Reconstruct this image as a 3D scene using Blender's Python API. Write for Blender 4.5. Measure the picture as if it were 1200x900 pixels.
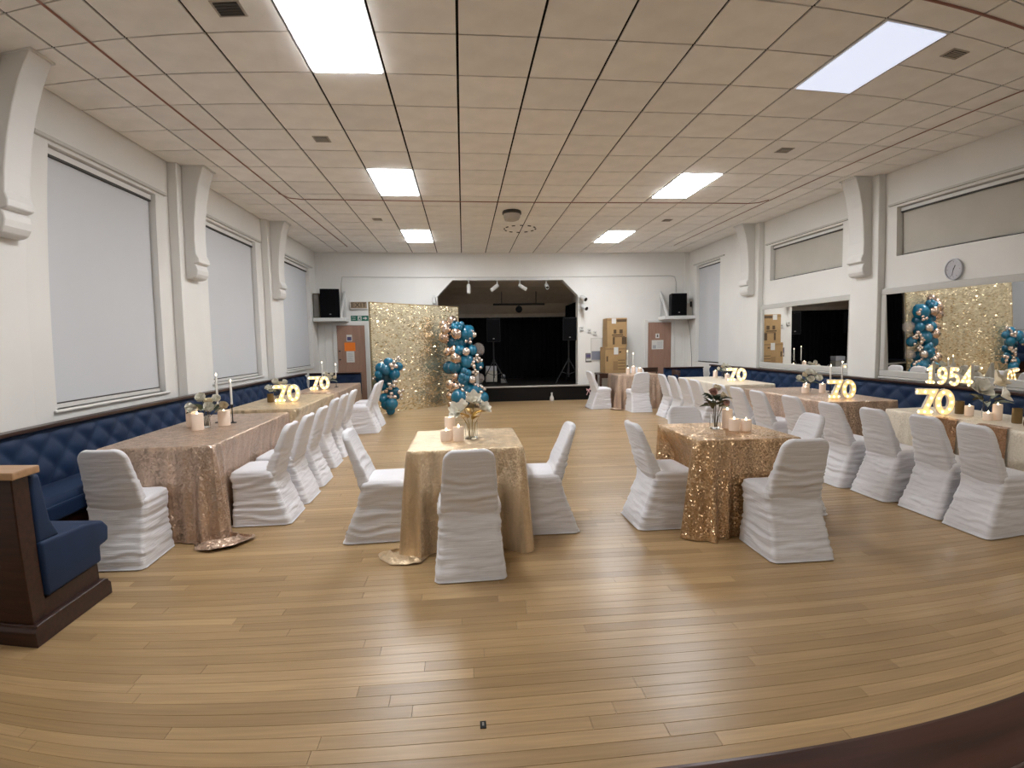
import bpy, bmesh, math, random
from mathutils import Vector, Matrix, noise

for o in list(bpy.data.objects):
    bpy.data.objects.remove(o, do_unlink=True)
scene = bpy.context.scene
COL = scene.collection
random.seed(7)
PI = math.pi

# ------------------------------------------------------------------ camera
HC = 1.515                                   # eye height above the hall floor
PITCH, YAW, ROLL = -0.0807230319, 0.0931469943, -0.0161992052
LENS = (1.01661104, -0.111552611, -0.264268616, 0.160958806)   # angle = polynomial of r/600 px
cp, sp, cy, sy, cr, sr = (math.cos(PITCH), math.sin(PITCH), math.cos(YAW), math.sin(YAW), math.cos(ROLL), math.sin(ROLL))
ROT = Matrix(((cr, 0, sr), (0, 1, 0), (-sr, 0, cr))) @ Matrix(((1, 0, 0), (0, cp, sp), (0, -sp, cp))) @ Matrix(((cy, -sy, 0), (sy, cy, 0), (0, 0, 1)))
cd = bpy.data.cameras.new('camera')
cam = bpy.data.objects.new('camera', cd)
COL.objects.link(cam)
scene.camera = cam
right, fwd, up = Vector(ROT[0]), Vector(ROT[1]), Vector(ROT[2])
mw = Matrix((right, up, -fwd)).transposed().to_4x4()
mw.translation = Vector((0, 0, HC))
cam.matrix_world = mw
cd.type = 'PANO'
cd.sensor_width = 36.0
cd.sensor_height = 27.0
cd.sensor_fit = 'HORIZONTAL'
cd.panorama_type = 'FISHEYE_LENS_POLYNOMIAL'
cd.fisheye_fov = PI
cd.fisheye_polynomial_k0 = 0.0
cd.fisheye_polynomial_k1 = -LENS[0] / 18.0
cd.fisheye_polynomial_k2 = -LENS[1] / 18.0 ** 2
cd.fisheye_polynomial_k3 = -LENS[2] / 18.0 ** 3
cd.fisheye_polynomial_k4 = -LENS[3] / 18.0 ** 4
cd.clip_start = 0.02
cd.clip_end = 100


def ray(px, py):
    x, y = (px - 600) / 600.0, -(py - 450) / 600.0
    r = math.hypot(x, y) + 1e-9
    th = LENS[0] * r + LENS[1] * r ** 2 + LENS[2] * r ** 3 + LENS[3] * r ** 4
    s = math.sin(th) / r
    return Vector((s * x, math.cos(th), s * y)) @ ROT     # row vector times ROT = ROT^T v


def at_y(px, py, Y):
    d = ray(px, py)
    return Vector((0, 0, HC)) + d * (Y / d.y)


# ------------------------------------------------------------------ world, exposure, view
w = bpy.data.worlds.new('night')
scene.world = w
w.use_nodes = True
w.node_tree.nodes['Background'].inputs[0].default_value = (0.02, 0.025, 0.04, 1)
w.node_tree.nodes['Background'].inputs[1].default_value = 0.3
scene.view_settings.view_transform = 'Standard'
scene.view_settings.look = 'None'
scene.view_settings.exposure = 0.15
scene.view_settings.gamma = 1.0
scene.view_settings.use_curve_mapping = False
PANEL = 35.0                                  # radiance of the ceiling light panels
PANEL_COL = (0.95, 0.97, 1.0)

# ------------------------------------------------------------------ materials
MATS = {}


def nm(name):
    m = bpy.data.materials.new(name)
    m.use_nodes = True
    nt = m.node_tree
    b = nt.nodes['Principled BSDF']
    MATS[name] = m
    return m, nt, b


def N(nt, t, **kw):
    n = nt.nodes.new(t)
    for k, v in kw.items():
        setattr(n, k, v)
    return n


def mat(name, col, rough=0.6, metal=0.0, bump=0.0, bscale=40.0, var=0.0, vscale=6.0, spec=0.5, emit=None, estr=0.0, coat=0.0, trans=0.0, alpha=1.0, sheen=0.0, stretch=None, ior=None, objvar=0.0):
    m, nt, b = nm(name)
    b.inputs['Base Color'].default_value = (*col, 1)
    b.inputs['Roughness'].default_value = rough
    b.inputs['Metallic'].default_value = metal
    b.inputs['Specular IOR Level'].default_value = spec
    b.inputs['Coat Weight'].default_value = coat
    b.inputs['Transmission Weight'].default_value = trans
    b.inputs['Alpha'].default_value = alpha
    b.inputs['Sheen Weight'].default_value = sheen
    if ior:
        b.inputs['IOR'].default_value = ior
    if emit:
        b.inputs['Emission Color'].default_value = (*emit, 1)
        b.inputs['Emission Strength'].default_value = estr
    tc = None
    if bump or var or objvar:
        tc = N(nt, 'ShaderNodeTexCoord')
        mp = N(nt, 'ShaderNodeMapping')
        nt.links.new(tc.outputs['Object'], mp.inputs[0])
        if stretch:
            mp.inputs['Scale'].default_value = stretch
    if bump:
        n = N(nt, 'ShaderNodeTexNoise')
        n.inputs['Scale'].default_value = bscale
        n.inputs['Detail'].default_value = 4
        nt.links.new(mp.outputs[0], n.inputs['Vector'])
        bp = N(nt, 'ShaderNodeBump')
        bp.inputs['Strength'].default_value = bump
        bp.inputs['Distance'].default_value = 0.01
        nt.links.new(n.outputs['Fac'], bp.inputs['Height'])
        nt.links.new(bp.outputs[0], b.inputs['Normal'])
    if var or objvar:
        hsv = N(nt, 'ShaderNodeHueSaturation')
        hsv.inputs['Color'].default_value = (*col, 1)
        val = None
        if var:
            n2 = N(nt, 'ShaderNodeTexNoise')
            n2.inputs['Scale'].default_value = vscale
            n2.inputs['Detail'].default_value = 3
            nt.links.new(mp.outputs[0], n2.inputs['Vector'])
            mr = N(nt, 'ShaderNodeMapRange')
            mr.inputs['From Min'].default_value = 0.3
            mr.inputs['From Max'].default_value = 0.7
            mr.inputs['To Min'].default_value = 1 - var
            mr.inputs['To Max'].default_value = 1 + var
            nt.links.new(n2.outputs['Fac'], mr.inputs['Value'])
            val = mr.outputs[0]
        if objvar:
            oi = N(nt, 'ShaderNodeObjectInfo')
            mr2 = N(nt, 'ShaderNodeMapRange')
            mr2.inputs['To Min'].default_value = 1 - objvar
            mr2.inputs['To Max'].default_value = 1 + objvar
            nt.links.new(oi.outputs['Random'], mr2.inputs['Value'])
            if val:
                mu = N(nt, 'ShaderNodeMath', operation='MULTIPLY')
                nt.links.new(val, mu.inputs[0])
                nt.links.new(mr2.outputs[0], mu.inputs[1])
                val = mu.outputs[0]
            else:
                val = mr2.outputs[0]
        nt.links.new(val, hsv.inputs['Value'])
        nt.links.new(hsv.outputs[0], b.inputs['Base Color'])
    return m


def sequin(name, col, metal=0.75, rough=0.35, tilt=0.5, scale=110.0, var=0.18):
    """cloth sewn with small discs, each catching the light at its own angle"""
    m, nt, b = nm(name)
    tc = N(nt, 'ShaderNodeTexCoord')
    v = N(nt, 'ShaderNodeTexVoronoi')
    v.inputs['Scale'].default_value = scale
    nt.links.new(tc.outputs['Object'], v.inputs['Vector'])
    sub = N(nt, 'ShaderNodeVectorMath', operation='SUBTRACT')
    sub.inputs[1].default_value = (0.5, 0.5, 0.5)
    nt.links.new(v.outputs['Color'], sub.inputs[0])
    sc = N(nt, 'ShaderNodeVectorMath', operation='SCALE')
    sc.inputs['Scale'].default_value = tilt
    nt.links.new(sub.outputs[0], sc.inputs[0])
    g = N(nt, 'ShaderNodeNewGeometry')
    ad = N(nt, 'ShaderNodeVectorMath', operation='ADD')
    nt.links.new(sc.outputs[0], ad.inputs[0])
    nt.links.new(g.outputs['Normal'], ad.inputs[1])
    no = N(nt, 'ShaderNodeVectorMath', operation='NORMALIZE')
    nt.links.new(ad.outputs[0], no.inputs[0])
    nt.links.new(no.outputs[0], b.inputs['Normal'])
    n2 = N(nt, 'ShaderNodeTexNoise')
    n2.inputs['Scale'].default_value = 14
    mp = N(nt, 'ShaderNodeMapping')
    mp.inputs['Scale'].default_value = (1, 1, 0.15)
    nt.links.new(tc.outputs['Object'], mp.inputs[0])
    nt.links.new(mp.outputs[0], n2.inputs['Vector'])
    mr = N(nt, 'ShaderNodeMapRange')
    mr.inputs['From Min'].default_value = 0.3
    mr.inputs['From Max'].default_value = 0.7
    mr.inputs['To Min'].default_value = 1 - var
    mr.inputs['To Max'].default_value = 1 + var
    nt.links.new(n2.outputs['Fac'], mr.inputs['Value'])
    hsv = N(nt, 'ShaderNodeHueSaturation')
    hsv.inputs['Color'].default_value = (*col, 1)
    nt.links.new(mr.outputs[0], hsv.inputs['Value'])
    nt.links.new(hsv.outputs[0], b.inputs['Base Color'])
    b.inputs['Metallic'].default_value = metal
    b.inputs['Roughness'].default_value = rough
    return m


def wood_floor(name, use_attr):
    m, nt, b = nm(name)
    if use_attr:
        a = N(nt, 'ShaderNodeAttribute', attribute_name='rnd')
        rnd = a.outputs['Fac']
    else:
        rnd = N(nt, 'ShaderNodeObjectInfo').outputs['Random']
    ramp = N(nt, 'ShaderNodeValToRGB')
    e = ramp.color_ramp.elements
    e[0].position, e[0].color = 0.0, (0.30, 0.195, 0.092, 1)
    e[1].position, e[1].color = 1.0, (0.465, 0.318, 0.162, 1)
    k = ramp.color_ramp.elements.new(0.45)
    k.color = (0.378, 0.252, 0.124, 1)
    k = ramp.color_ramp.elements.new(0.85)
    k.color = (0.408, 0.275, 0.140, 1)
    nt.links.new(rnd, ramp.inputs[0])
    g = N(nt, 'ShaderNodeNewGeometry')
    mp = N(nt, 'ShaderNodeMapping')
    mp.inputs['Scale'].default_value = (1.2, 26, 1)
    nt.links.new(g.outputs['Position'], mp.inputs[0])
    n = N(nt, 'ShaderNodeTexNoise')
    n.inputs['Scale'].default_value = 2.2
    n.inputs['Detail'].default_value = 5
    nt.links.new(mp.outputs[0], n.inputs['Vector'])
    mr = N(nt, 'ShaderNodeMapRange')
    mr.inputs['From Min'].default_value = 0.3
    mr.inputs['From Max'].default_value = 0.7
    mr.inputs['To Min'].default_value = 0.86
    mr.inputs['To Max'].default_value = 1.12
    nt.links.new(n.outputs['Fac'], mr.inputs['Value'])
    mx = N(nt, 'ShaderNodeVectorMath', operation='SCALE')
    nt.links.new(ramp.outputs[0], mx.inputs[0])
    nt.links.new(mr.outputs[0], mx.inputs['Scale'])
    nt.links.new(mx.outputs[0], b.inputs['Base Color'])
    # worn varnish: broad patches with more and less polish
    n3 = N(nt, 'ShaderNodeTexNoise')
    n3.inputs['Scale'].default_value = 0.9
    n3.inputs['Detail'].default_value = 2
    nt.links.new(g.outputs['Position'], n3.inputs['Vector'])
    m3 = N(nt, 'ShaderNodeMapRange')
    m3.inputs['From Min'].default_value = 0.3
    m3.inputs['From Max'].default_value = 0.7
    m3.inputs['To Min'].default_value = 0.28
    m3.inputs['To Max'].default_value = 0.36
    nt.links.new(n3.outputs['Fac'], m3.inputs['Value'])
    nt.links.new(m3.outputs[0], b.inputs['Roughness'])
    bp = N(nt, 'ShaderNodeBump')
    bp.inputs['Strength'].default_value = 0.12
    bp.inputs['Distance'].default_value = 0.004
    nt.links.new(n.outputs['Fac'], bp.inputs['Height'])
    nt.links.new(bp.outputs[0], b.inputs['Normal'])
    b.inputs['Specular IOR Level'].default_value = 0.5
    return m


def wood(name, c0, c1, rough=0.35, scale=(1, 14, 14)):
    m, nt, b = nm(name)
    tc = N(nt, 'ShaderNodeTexCoord')
    mp = N(nt, 'ShaderNodeMapping')
    mp.inputs['Scale'].default_value = scale
    nt.links.new(tc.outputs['Object'], mp.inputs[0])
    n = N(nt, 'ShaderNodeTexNoise')
    n.inputs['Scale'].default_value = 2.5
    n.inputs['Detail'].default_value = 6
    nt.links.new(mp.outputs[0], n.inputs['Vector'])
    ramp = N(nt, 'ShaderNodeValToRGB')
    ramp.color_ramp.elements[0].position = 0.3
    ramp.color_ramp.elements[0].color = (*c0, 1)
    ramp.color_ramp.elements[1].position = 0.7
    ramp.color_ramp.elements[1].color = (*c1, 1)
    nt.links.new(n.outputs['Fac'], ramp.inputs[0])
    nt.links.new(ramp.outputs[0], b.inputs['Base Color'])
    b.inputs['Roughness'].default_value = rough
    return m


mat('wall_paint', (0.77, 0.76, 0.73), 0.65, bump=0.08, bscale=30, var=0.03, vscale=1.5)
mat('trim_paint', (0.72, 0.71, 0.685), 0.5, bump=0.05, bscale=50)
mat('frame_paint', (0.55, 0.54, 0.51), 0.5)
mat('ceiling_tile', (0.91, 0.885, 0.845), 0.85, bump=0.25, bscale=220, var=0.05, vscale=4, objvar=0.045)
mat('ceiling_void', (0.010, 0.008, 0.007), 0.95, spec=0.1)
mat('panel_rim', (0.7, 0.7, 0.7), 0.4)
mat('panel_light', (1, 1, 1), 0.5, emit=PANEL_COL, estr=PANEL)
mat('panel_light_old', (1, 1, 1), 0.5, emit=(1.0, 0.96, 0.90), estr=PANEL * 0.48)
mat('panel_light_dim', (0.3, 0.3, 0.3), 0.5, emit=(0.62, 0.665, 0.80), estr=1.0)
mat('cable_red', (0.30, 0.13, 0.095), 0.5)
mat('vent_dark', (0.05, 0.045, 0.04), 0.6)
mat('vent_frame', (0.42, 0.38, 0.33), 0.6)
mat('blind', (0.60, 0.615, 0.64), 0.7, bump=0.04, bscale=200, var=0.02, vscale=1)
mat('blind_old', (0.50, 0.475, 0.42), 0.75, var=0.05, vscale=2)
mat('dark_line', (0.04, 0.035, 0.03), 0.6)
mat('glass_night', (0.02, 0.025, 0.03), 0.08)
mat('mirror', (0.86, 0.86, 0.84), 0.015, metal=1.0)
mat('navy', (0.006, 0.024, 0.072), 0.6, sheen=0.03, spec=0.3, bump=0.15, bscale=300, var=0.12, vscale=5)
mat('navy_button', (0.008, 0.02, 0.06), 0.5)
wood('mahogany', (0.014, 0.0045, 0.003), (0.045, 0.013, 0.008), 0.3)
wood('mahogany_bar', (0.022, 0.008, 0.006), (0.06, 0.02, 0.013), 0.3)
wood('cap_wood', (0.36, 0.21, 0.11), (0.46, 0.28, 0.15), 0.4)
wood('door_wood', (0.30, 0.175, 0.125), (0.36, 0.215, 0.155), 0.45, (8, 8, 1))
wood('dark_wood', (0.03, 0.014, 0.009), (0.07, 0.03, 0.018), 0.4)
wood_floor('floor_plank', False)
wood_floor('floor_planks_far', True)
mat('subfloor', (0.05, 0.03, 0.018), 0.9)
mat('chair_cover', (0.74, 0.74, 0.78), 0.62, sheen=0.15, bump=0.55, bscale=1.9, stretch=(2.2, 2.2, 30))
sequin('cloth_rose', (0.57, 0.425, 0.325), tilt=0.75, metal=0.7)
sequin('cloth_rose_sparkle', (0.60, 0.41, 0.24), tilt=1.0, metal=0.8, rough=0.28)
sequin('cloth_champagne', (0.67, 0.53, 0.35), tilt=0.6, metal=0.6, rough=0.4)
sequin('cloth_gold', (0.68, 0.53, 0.35), tilt=0.5, metal=0.55, rough=0.42)
sequin('cloth_cream', (0.80, 0.72, 0.59), tilt=0.35, metal=0.25, rough=0.5, var=0.06)
sequin('cloth_brown', (0.33, 0.18, 0.09), tilt=0.7, metal=0.6, rough=0.4)
mat('table_top', (0.6, 0.58, 0.55), 0.5)
mat('grey_metal', (0.25, 0.25, 0.26), 0.4, metal=0.8)
mat('black_metal', (0.02, 0.02, 0.022), 0.45, metal=0.3)
mat('black_plastic', (0.008, 0.008, 0.010), 0.6, spec=0.2)
mat('black_cloth', (0.004, 0.004, 0.005), 0.95, spec=0.1)
mat('stage_black', (0.006, 0.0045, 0.004), 0.7, spec=0.2)
mat('stage_paint', (0.68, 0.61, 0.53), 0.8, var=0.05)
mat('stage_nosing', (0.42, 0.40, 0.37), 0.5)
mat('white_metal', (0.66, 0.66, 0.65), 0.4)
mat('white_plastic', (0.62, 0.62, 0.60), 0.45)
mat('grey_plastic', (0.18, 0.17, 0.16), 0.5)
mat('paper', (0.66, 0.65, 0.62), 0.8)
mat('paper_grey', (0.42, 0.42, 0.45), 0.8)
mat('orange_paper', (0.90, 0.22, 0.02), 0.7)
mat('purple_paper', (0.09, 0.08, 0.18), 0.7)
mat('sign_green', (0.006, 0.13, 0.085), 0.5)
mat('sign_wood', (0.30, 0.22, 0.14), 0.6)
mat('sign_letter', (0.05, 0.035, 0.025), 0.6)
mat('board_blue', (0.20, 0.21, 0.26), 0.8)
mat('cardboard', (0.39, 0.25, 0.115), 0.85, var=0.06, vscale=5)
mat('cardboard_print', (0.10, 0.062, 0.03), 0.85)
mat('cardboard_tape', (0.28, 0.17, 0.075), 0.4)
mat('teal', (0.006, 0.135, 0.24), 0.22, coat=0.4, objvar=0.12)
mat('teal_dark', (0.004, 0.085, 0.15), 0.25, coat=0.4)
mat('chrome_rose', (0.68, 0.54, 0.45), 0.16, metal=0.95, objvar=0.08)
mat('chrome_pearl', (0.72, 0.66, 0.60), 0.2, metal=0.85)
mat('balloon_clear', (0.75, 0.66, 0.62), 0.05, alpha=0.25)
sequin('gold_disc', (0.90, 0.80, 0.57), metal=0.85, rough=0.26, tilt=0.05, var=0.1)
mat('gold_back', (0.34, 0.25, 0.12), 0.4, metal=0.6)
mat('wax', (0.78, 0.66, 0.56), 0.5, emit=(1.0, 0.62, 0.40), estr=0.10)
mat('wax_white', (0.75, 0.73, 0.68), 0.45)
mat('flame', (1, 0.8, 0.5), 0.5, emit=(1.0, 0.80, 0.52), estr=14)
mat('numeral_case', (0.72, 0.68, 0.60), 0.5)
mat('numeral_face', (0.85, 0.74, 0.55), 0.5, emit=(1.0, 0.60, 0.20), estr=0.75)
mat('bulb', (1, 0.9, 0.7), 0.4, emit=(1.0, 0.74, 0.36), estr=11)
mat('amber_holder', (0.20, 0.13, 0.05), 0.35, metal=0.4)
mat('petal', (0.90, 0.87, 0.78), 0.6)
mat('petal_cream', (0.82, 0.72, 0.54), 0.6)
mat('petal_pink', (0.66, 0.42, 0.36), 0.6)
mat('leaf', (0.055, 0.085, 0.05), 0.55)
mat('leaf_pale', (0.36, 0.40, 0.31), 0.6)
mat('leaf_gold', (0.42, 0.25, 0.05), 0.35, metal=0.6)
mat('stem', (0.09, 0.075, 0.035), 0.6)
mat('stem_gold', (0.30, 0.19, 0.04), 0.4, metal=0.5)
mat('glass', (0.95, 0.97, 0.97), 0.02, trans=1.0, ior=1.15)
mat('clock_rim', (0.50, 0.50, 0.54), 0.4)
mat('clock_face', (0.52, 0.53, 0.57), 0.5)
mat('pink', (0.75, 0.45, 0.45), 0.6)
mat('lens', (0.01, 0.01, 0.012), 0.1)
mat('pouch', (0.62, 0.60, 0.57), 0.4)
mat('olive_cabinet', (0.16, 0.14, 0.09), 0.7)
mat('cream_cabinet', (0.40, 0.37, 0.32), 0.7)


# ------------------------------------------------------------------ mesh helpers
class MB:
    def __init__(s):
        s.v, s.f = [], []

    def add(s, vs, fs):
        n = len(s.v)
        s.v += [tuple(p) for p in vs]
        s.f += [tuple(i + n for i in f) for f in fs]
        return s

    def box(s, x0, x1, y0, y1, z0, z1):
        return s.add([(x0, y0, z0), (x1, y0, z0), (x1, y1, z0), (x0, y1, z0), (x0, y0, z1), (x1, y0, z1), (x1, y1, z1), (x0, y1, z1)],
                     [(3, 2, 1, 0), (4, 5, 6, 7), (0, 1, 5, 4), (1, 2, 6, 5), (2, 3, 7, 6), (3, 0, 4, 7)])

    def cbox(s, c, d):
        return s.box(c[0] - d[0] / 2, c[0] + d[0] / 2, c[1] - d[1] / 2, c[1] + d[1] / 2, c[2] - d[2] / 2, c[2] + d[2] / 2)

    def prism(s, poly, a0, a1, axis):
        """poly of 2-D points extruded along axis ('x': (y,z), 'y': (x,z), 'z': (x,y))"""
        def P(p, a):
            return {'x': (a, p[0], p[1]), 'y': (p[0], a, p[1]), 'z': (p[0], p[1], a)}[axis]
        n = len(poly)
        fs = [tuple(range(n)), tuple(range(2 * n - 1, n - 1, -1))]
        fs += [(i + n, (i + 1) % n + n, (i + 1) % n, i) for i in range(n)]
        return s.add([P(p, a0) for p in poly] + [P(p, a1) for p in poly], fs)

    def rings(s, rings, cap0=True, cap1=True, closed=True):
        n = len(rings[0])
        vs = [p for r in rings for p in r]
        fs = []
        for k in range(len(rings) - 1):
            for i in range(n if closed else n - 1):
                j = (i + 1) % n
                fs.append((k * n + i, k * n + j, (k + 1) * n + j, (k + 1) * n + i))
        if cap0:
            fs.append(tuple(range(n - 1, -1, -1)))
        if cap1:
            fs.append(tuple((len(rings) - 1) * n + i for i in range(n)))
        return s.add(vs, fs)

    def lathe(s, prof, seg=20, c=(0, 0, 0)):
        rs = [[(c[0] + max(r, 1e-4) * math.cos(2 * PI * i / seg), c[1] + max(r, 1e-4) * math.sin(2 * PI * i / seg), c[2] + z) for i in range(seg)] for r, z in prof]
        return s.rings(rs)

    def tube(s, path, r, seg=8):
        path = [Vector(p) for p in path]
        rs = []
        for i, p in enumerate(path):
            t = (path[min(i + 1, len(path) - 1)] - path[max(i - 1, 0)]).normalized()
            a = Vector((0, 0, 1)) if abs(t.z) < 0.9 else Vector((1, 0, 0))
            u = t.cross(a).normalized()
            v = t.cross(u).normalized()
            rr = r[i] if isinstance(r, (list, tuple)) else r
            rs.append([p + (u * math.cos(2 * PI * k / seg) + v * math.sin(2 * PI * k / seg)) * rr for k in range(seg)])
        return s.rings(rs)

    def ball(s, c, r, seg=12, rings=8, sz=1.0):
        prof = [(r * math.sin(PI * k / rings), -r * sz * math.cos(PI * k / rings)) for k in range(rings + 1)]
        return s.lathe(prof, seg, c)

    def grid(s, fn, nu, nv):
        vs = [fn(i / nu, j / nv) for j in range(nv + 1) for i in range(nu + 1)]
        fs = [(j * (nu + 1) + i, j * (nu + 1) + i + 1, (j + 1) * (nu + 1) + i + 1, (j + 1) * (nu + 1) + i) for j in range(nv) for i in range(nu)]
        return s.add(vs, fs)

    def mesh(s, name, m, smooth=False, bevel=0.0, bseg=1, fix=True):
        me = bpy.data.meshes.new(name)
        me.from_pydata(s.v, [], s.f)
        bm = bmesh.new()
        bm.from_mesh(me)
        if fix:
            bmesh.ops.recalc_face_normals(bm, faces=bm.faces)
        if bevel:
            es = [e for e in bm.edges if len(e.link_faces) == 2 and e.calc_face_angle(0) > 0.6]
            bmesh.ops.bevel(bm, geom=es, offset=bevel, segments=bseg, affect='EDGES', profile=0.6)
        bm.to_mesh(me)
        bm.free()
        if smooth:
            me.polygons.foreach_set('use_smooth', [True] * len(me.polygons))
            if smooth != 'all':
                me.set_sharp_from_angle(angle=0.7)
        me.materials.append(MATS[m])
        return me

    def build(s, name, m, parent=None, loc=(0, 0, 0), rz=0.0, smooth=False, bevel=0.0, bseg=1, fix=True):
        return put(name, s.mesh(name, m, smooth, bevel, bseg, fix), parent, loc, rz)


def put(name, me, parent=None, loc=(0, 0, 0), rz=0.0):
    o = bpy.data.objects.new(name, me)
    COL.objects.link(o)
    o.location = loc
    o.rotation_euler = (0, 0, rz)
    o.parent = parent
    return o


def tag(o, label, cat, group=None):
    o['label'] = label
    o['category'] = cat
    if group:
        o['group'] = group
    return o


def thing(name, label, cat, loc=(0, 0, 0), rz=0.0, group=None):
    o = bpy.data.objects.new(name, None)
    o.empty_display_size = 0.1
    COL.objects.link(o)
    o.location = loc
    o.rotation_euler = (0, 0, rz)
    return tag(o, label, cat, group)


def struct(o):
    o['kind'] = 'structure'
    return o


def copy_tree(o, parent=None):
    c = o.copy()
    COL.objects.link(c)
    c.parent = parent
    for ch in list(o.children):
        copy_tree(ch, c)
    return c


def B(*a):
    return MB().box(*a)


def nz(x, y, z):
    return noise.noise(Vector((x, y, z)))


# ------------------------------------------------------------------ the hall: shell
XL, XR, YB, YF, ZC = -3.53, 5.90, -3.0, 13.2, 3.76
sub = struct(B(XL - 0.3, XR + 0.3, YB, YF, -0.10, -0.014).build('floor', 'subfloor'))
PW = 0.075
near_y = 3.0
rows = int((YF - YB) / PW)
far = MB()
far_rnd = []
rr = random.Random(3)


def plank_shape(x0, x1, y0, y1):
    g, c, t = 0.0006, 0.0012, 0.0
    x0 += g; x1 -= g; y0 += g; y1 -= g
    vs = [(x0, y0, -0.013), (x1, y0, -0.013), (x1, y1, -0.013), (x0, y1, -0.013),
          (x0, y0, t - c), (x1, y0, t - c), (x1, y1, t - c), (x0, y1, t - c),
          (x0 + c, y0 + c, t), (x1 - c, y0 + c, t), (x1 - c, y1 - c, t), (x0 + c, y1 - c, t)]
    fs = [(8, 9, 10, 11), (4, 5, 9, 8), (5, 6, 10, 9), (6, 7, 11, 10), (7, 4, 8, 11), (0, 1, 5, 4), (1, 2, 6, 5), (2, 3, 7, 6), (3, 0, 4, 7)]
    return vs, fs


for k in range(rows):
    y0 = YB + k * PW
    x = XL - rr.uniform(0, 1.0)
    while x < XR:
        L = rr.uniform(0.9, 2.1)
        a, b_ = max(x, XL), min(x + L, XR)
        if b_ - a > 0.05:
            vs, fs = plank_shape(a, b_, y0, y0 + PW)
            if 1.2 < y0 < near_y:
                MB().add(vs, fs).build('plank', 'floor_plank', sub, fix=False)
            else:
                far.add(vs, fs)
                far_rnd += [rr.random()] * len(vs)
        x += L
fo = far.build('plank_rows', 'floor_planks_far', sub, fix=False)
fo['kind'] = 'stuff'
at = fo.data.attributes.new('rnd', 'FLOAT', 'POINT')
at.data.foreach_set('value', far_rnd)

# ceiling: dark void above, square tiles hung below it, light panels in some bays
ceil = struct(B(XL - 0.3, XR + 0.3, YB, YF, ZC + 0.012, ZC + 0.10).build('ceiling', 'ceiling_void'))
T = 0.6
GX, GY = 0.0212 * T, 6.66 * T
lines_x = [XL] + [GX + T * i for i in range(-5, 10)] + [XR]
LIGHT_COLS = (-2, 5)
LIGHT_ROWS = (-7, -1, 5, 11)


def tile(x0, x1, y0, y1):
    gx, gy, c = 0.0100, 0.0085, 0.003
    x0 += gx; x1 -= gx; y0 += gy; y1 -= gy
    cx, cy_ = (x0 + x1) / 2, (y0 + y1) / 2
    return MB().box(x0 - cx, x1 - cx, y0 - cy_, y1 - cy_, 0, 0.0118), (cx, cy_, ZC)


full_tile = None
rest = MB()
r1 = math.ceil((YF - GY) / T)
for j in range(-12, r1):
    y0, y1 = GY + T * j, min(GY + T * (j + 1), YF)
    if y1 <= YB:
        continue
    y0 = max(y0, YB)
    for i in range(len(lines_x) - 1):
        col = i - 6
        if col in LIGHT_COLS and (j in LIGHT_ROWS or j - 1 in LIGHT_ROWS):
            continue
        mb, c = tile(lines_x[i], lines_x[i + 1], y0, y1)
        if j < -2:
            rest.add([(p[0] + c[0], p[1] + c[1], p[2] + c[2]) for p in mb.v], mb.f)
        elif 0 < i < len(lines_x) - 2 and j < r1 - 1:
            if full_tile is None:
                full_tile = mb.mesh('ceiling_tile', 'ceiling_tile')
            put('ceiling_tile', full_tile, ceil, c)
        else:
            put('ceiling_tile', mb.mesh('ceiling_tile', 'ceiling_tile'), ceil, c)
ro = rest.build('ceiling_tile_rows', 'ceiling_tile', ceil)
ro['kind'] = 'stuff'

lab_l = {-1: 'ceiling light panel over the rose-gold tables, farthest from the stage', 5: 'ceiling light panel above the blinds side, midway along the hall', 11: 'ceiling light panel on the blinds side, closest to the stage', -7: 'ceiling light panel on the blinds side above the mahogany bar'}
lab_r = {-1: 'dim bluish ceiling light panel on the mirror side, farthest from the stage', 5: 'ceiling light panel on the mirror side, midway along the hall', 11: 'ceiling light panel on the mirror side, closest to the stage', -7: 'ceiling light panel on the mirror side above the mahogany bar'}
for ci, labs in ((-2, lab_l), (5, lab_r)):
    for j in LIGHT_ROWS:
        x0, y0 = GX + T * ci, GY + T * j
        t = thing('ceiling_light', labs[j], 'ceiling light', (x0 + T / 2, y0 + T, ZC), group='ceiling light panels')
        fr = MB()
        a, b_, f = T / 2 - 0.006, T - 0.006, 0.022
        fr.box(-a, a, -b_, -b_ + f, -0.004, 0.0115).box(-a, a, b_ - f, b_, -0.004, 0.0115).box(-a, -a + f, -b_ + f, b_ - f, -0.004, 0.0115).box(a - f, a, -b_ + f, b_ - f, -0.004, 0.0115)
        fr.build('rim', 'panel_rim', t)
        B(-a + f, a - f, -b_ + f, b_ - f, -0.012, 0.009).build('diffuser', 'panel_light_dim' if (ci, j) == (5, -1) else 'panel_light_old' if j == -7 else 'panel_light', t)

# left wall with three tall blind-covered windows between piers
WT = 0.30


def wall_side(name, xin, sgn, holes):
    """sgn -1: wall body lies towards -x.  holes = (y0, y1, z0, z1)"""
    mb = MB()
    xa, xb = sorted((xin, xin + sgn * WT))
    ys = YB
    for (y0, y1, z0, z1) in sorted(holes):
        mb.box(xa, xb, ys, y0, 0, ZC + 0.012)
        mb.box(xa, xb, y0, y1, 0, z0)
        mb.box(xa, xb, y0, y1, z1, ZC + 0.012)
        ys = y1
    mb.box(xa, xb, ys, YF + 0.3, 0, ZC + 0.012)
    return struct(mb.build(name, 'wall_paint'))


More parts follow.
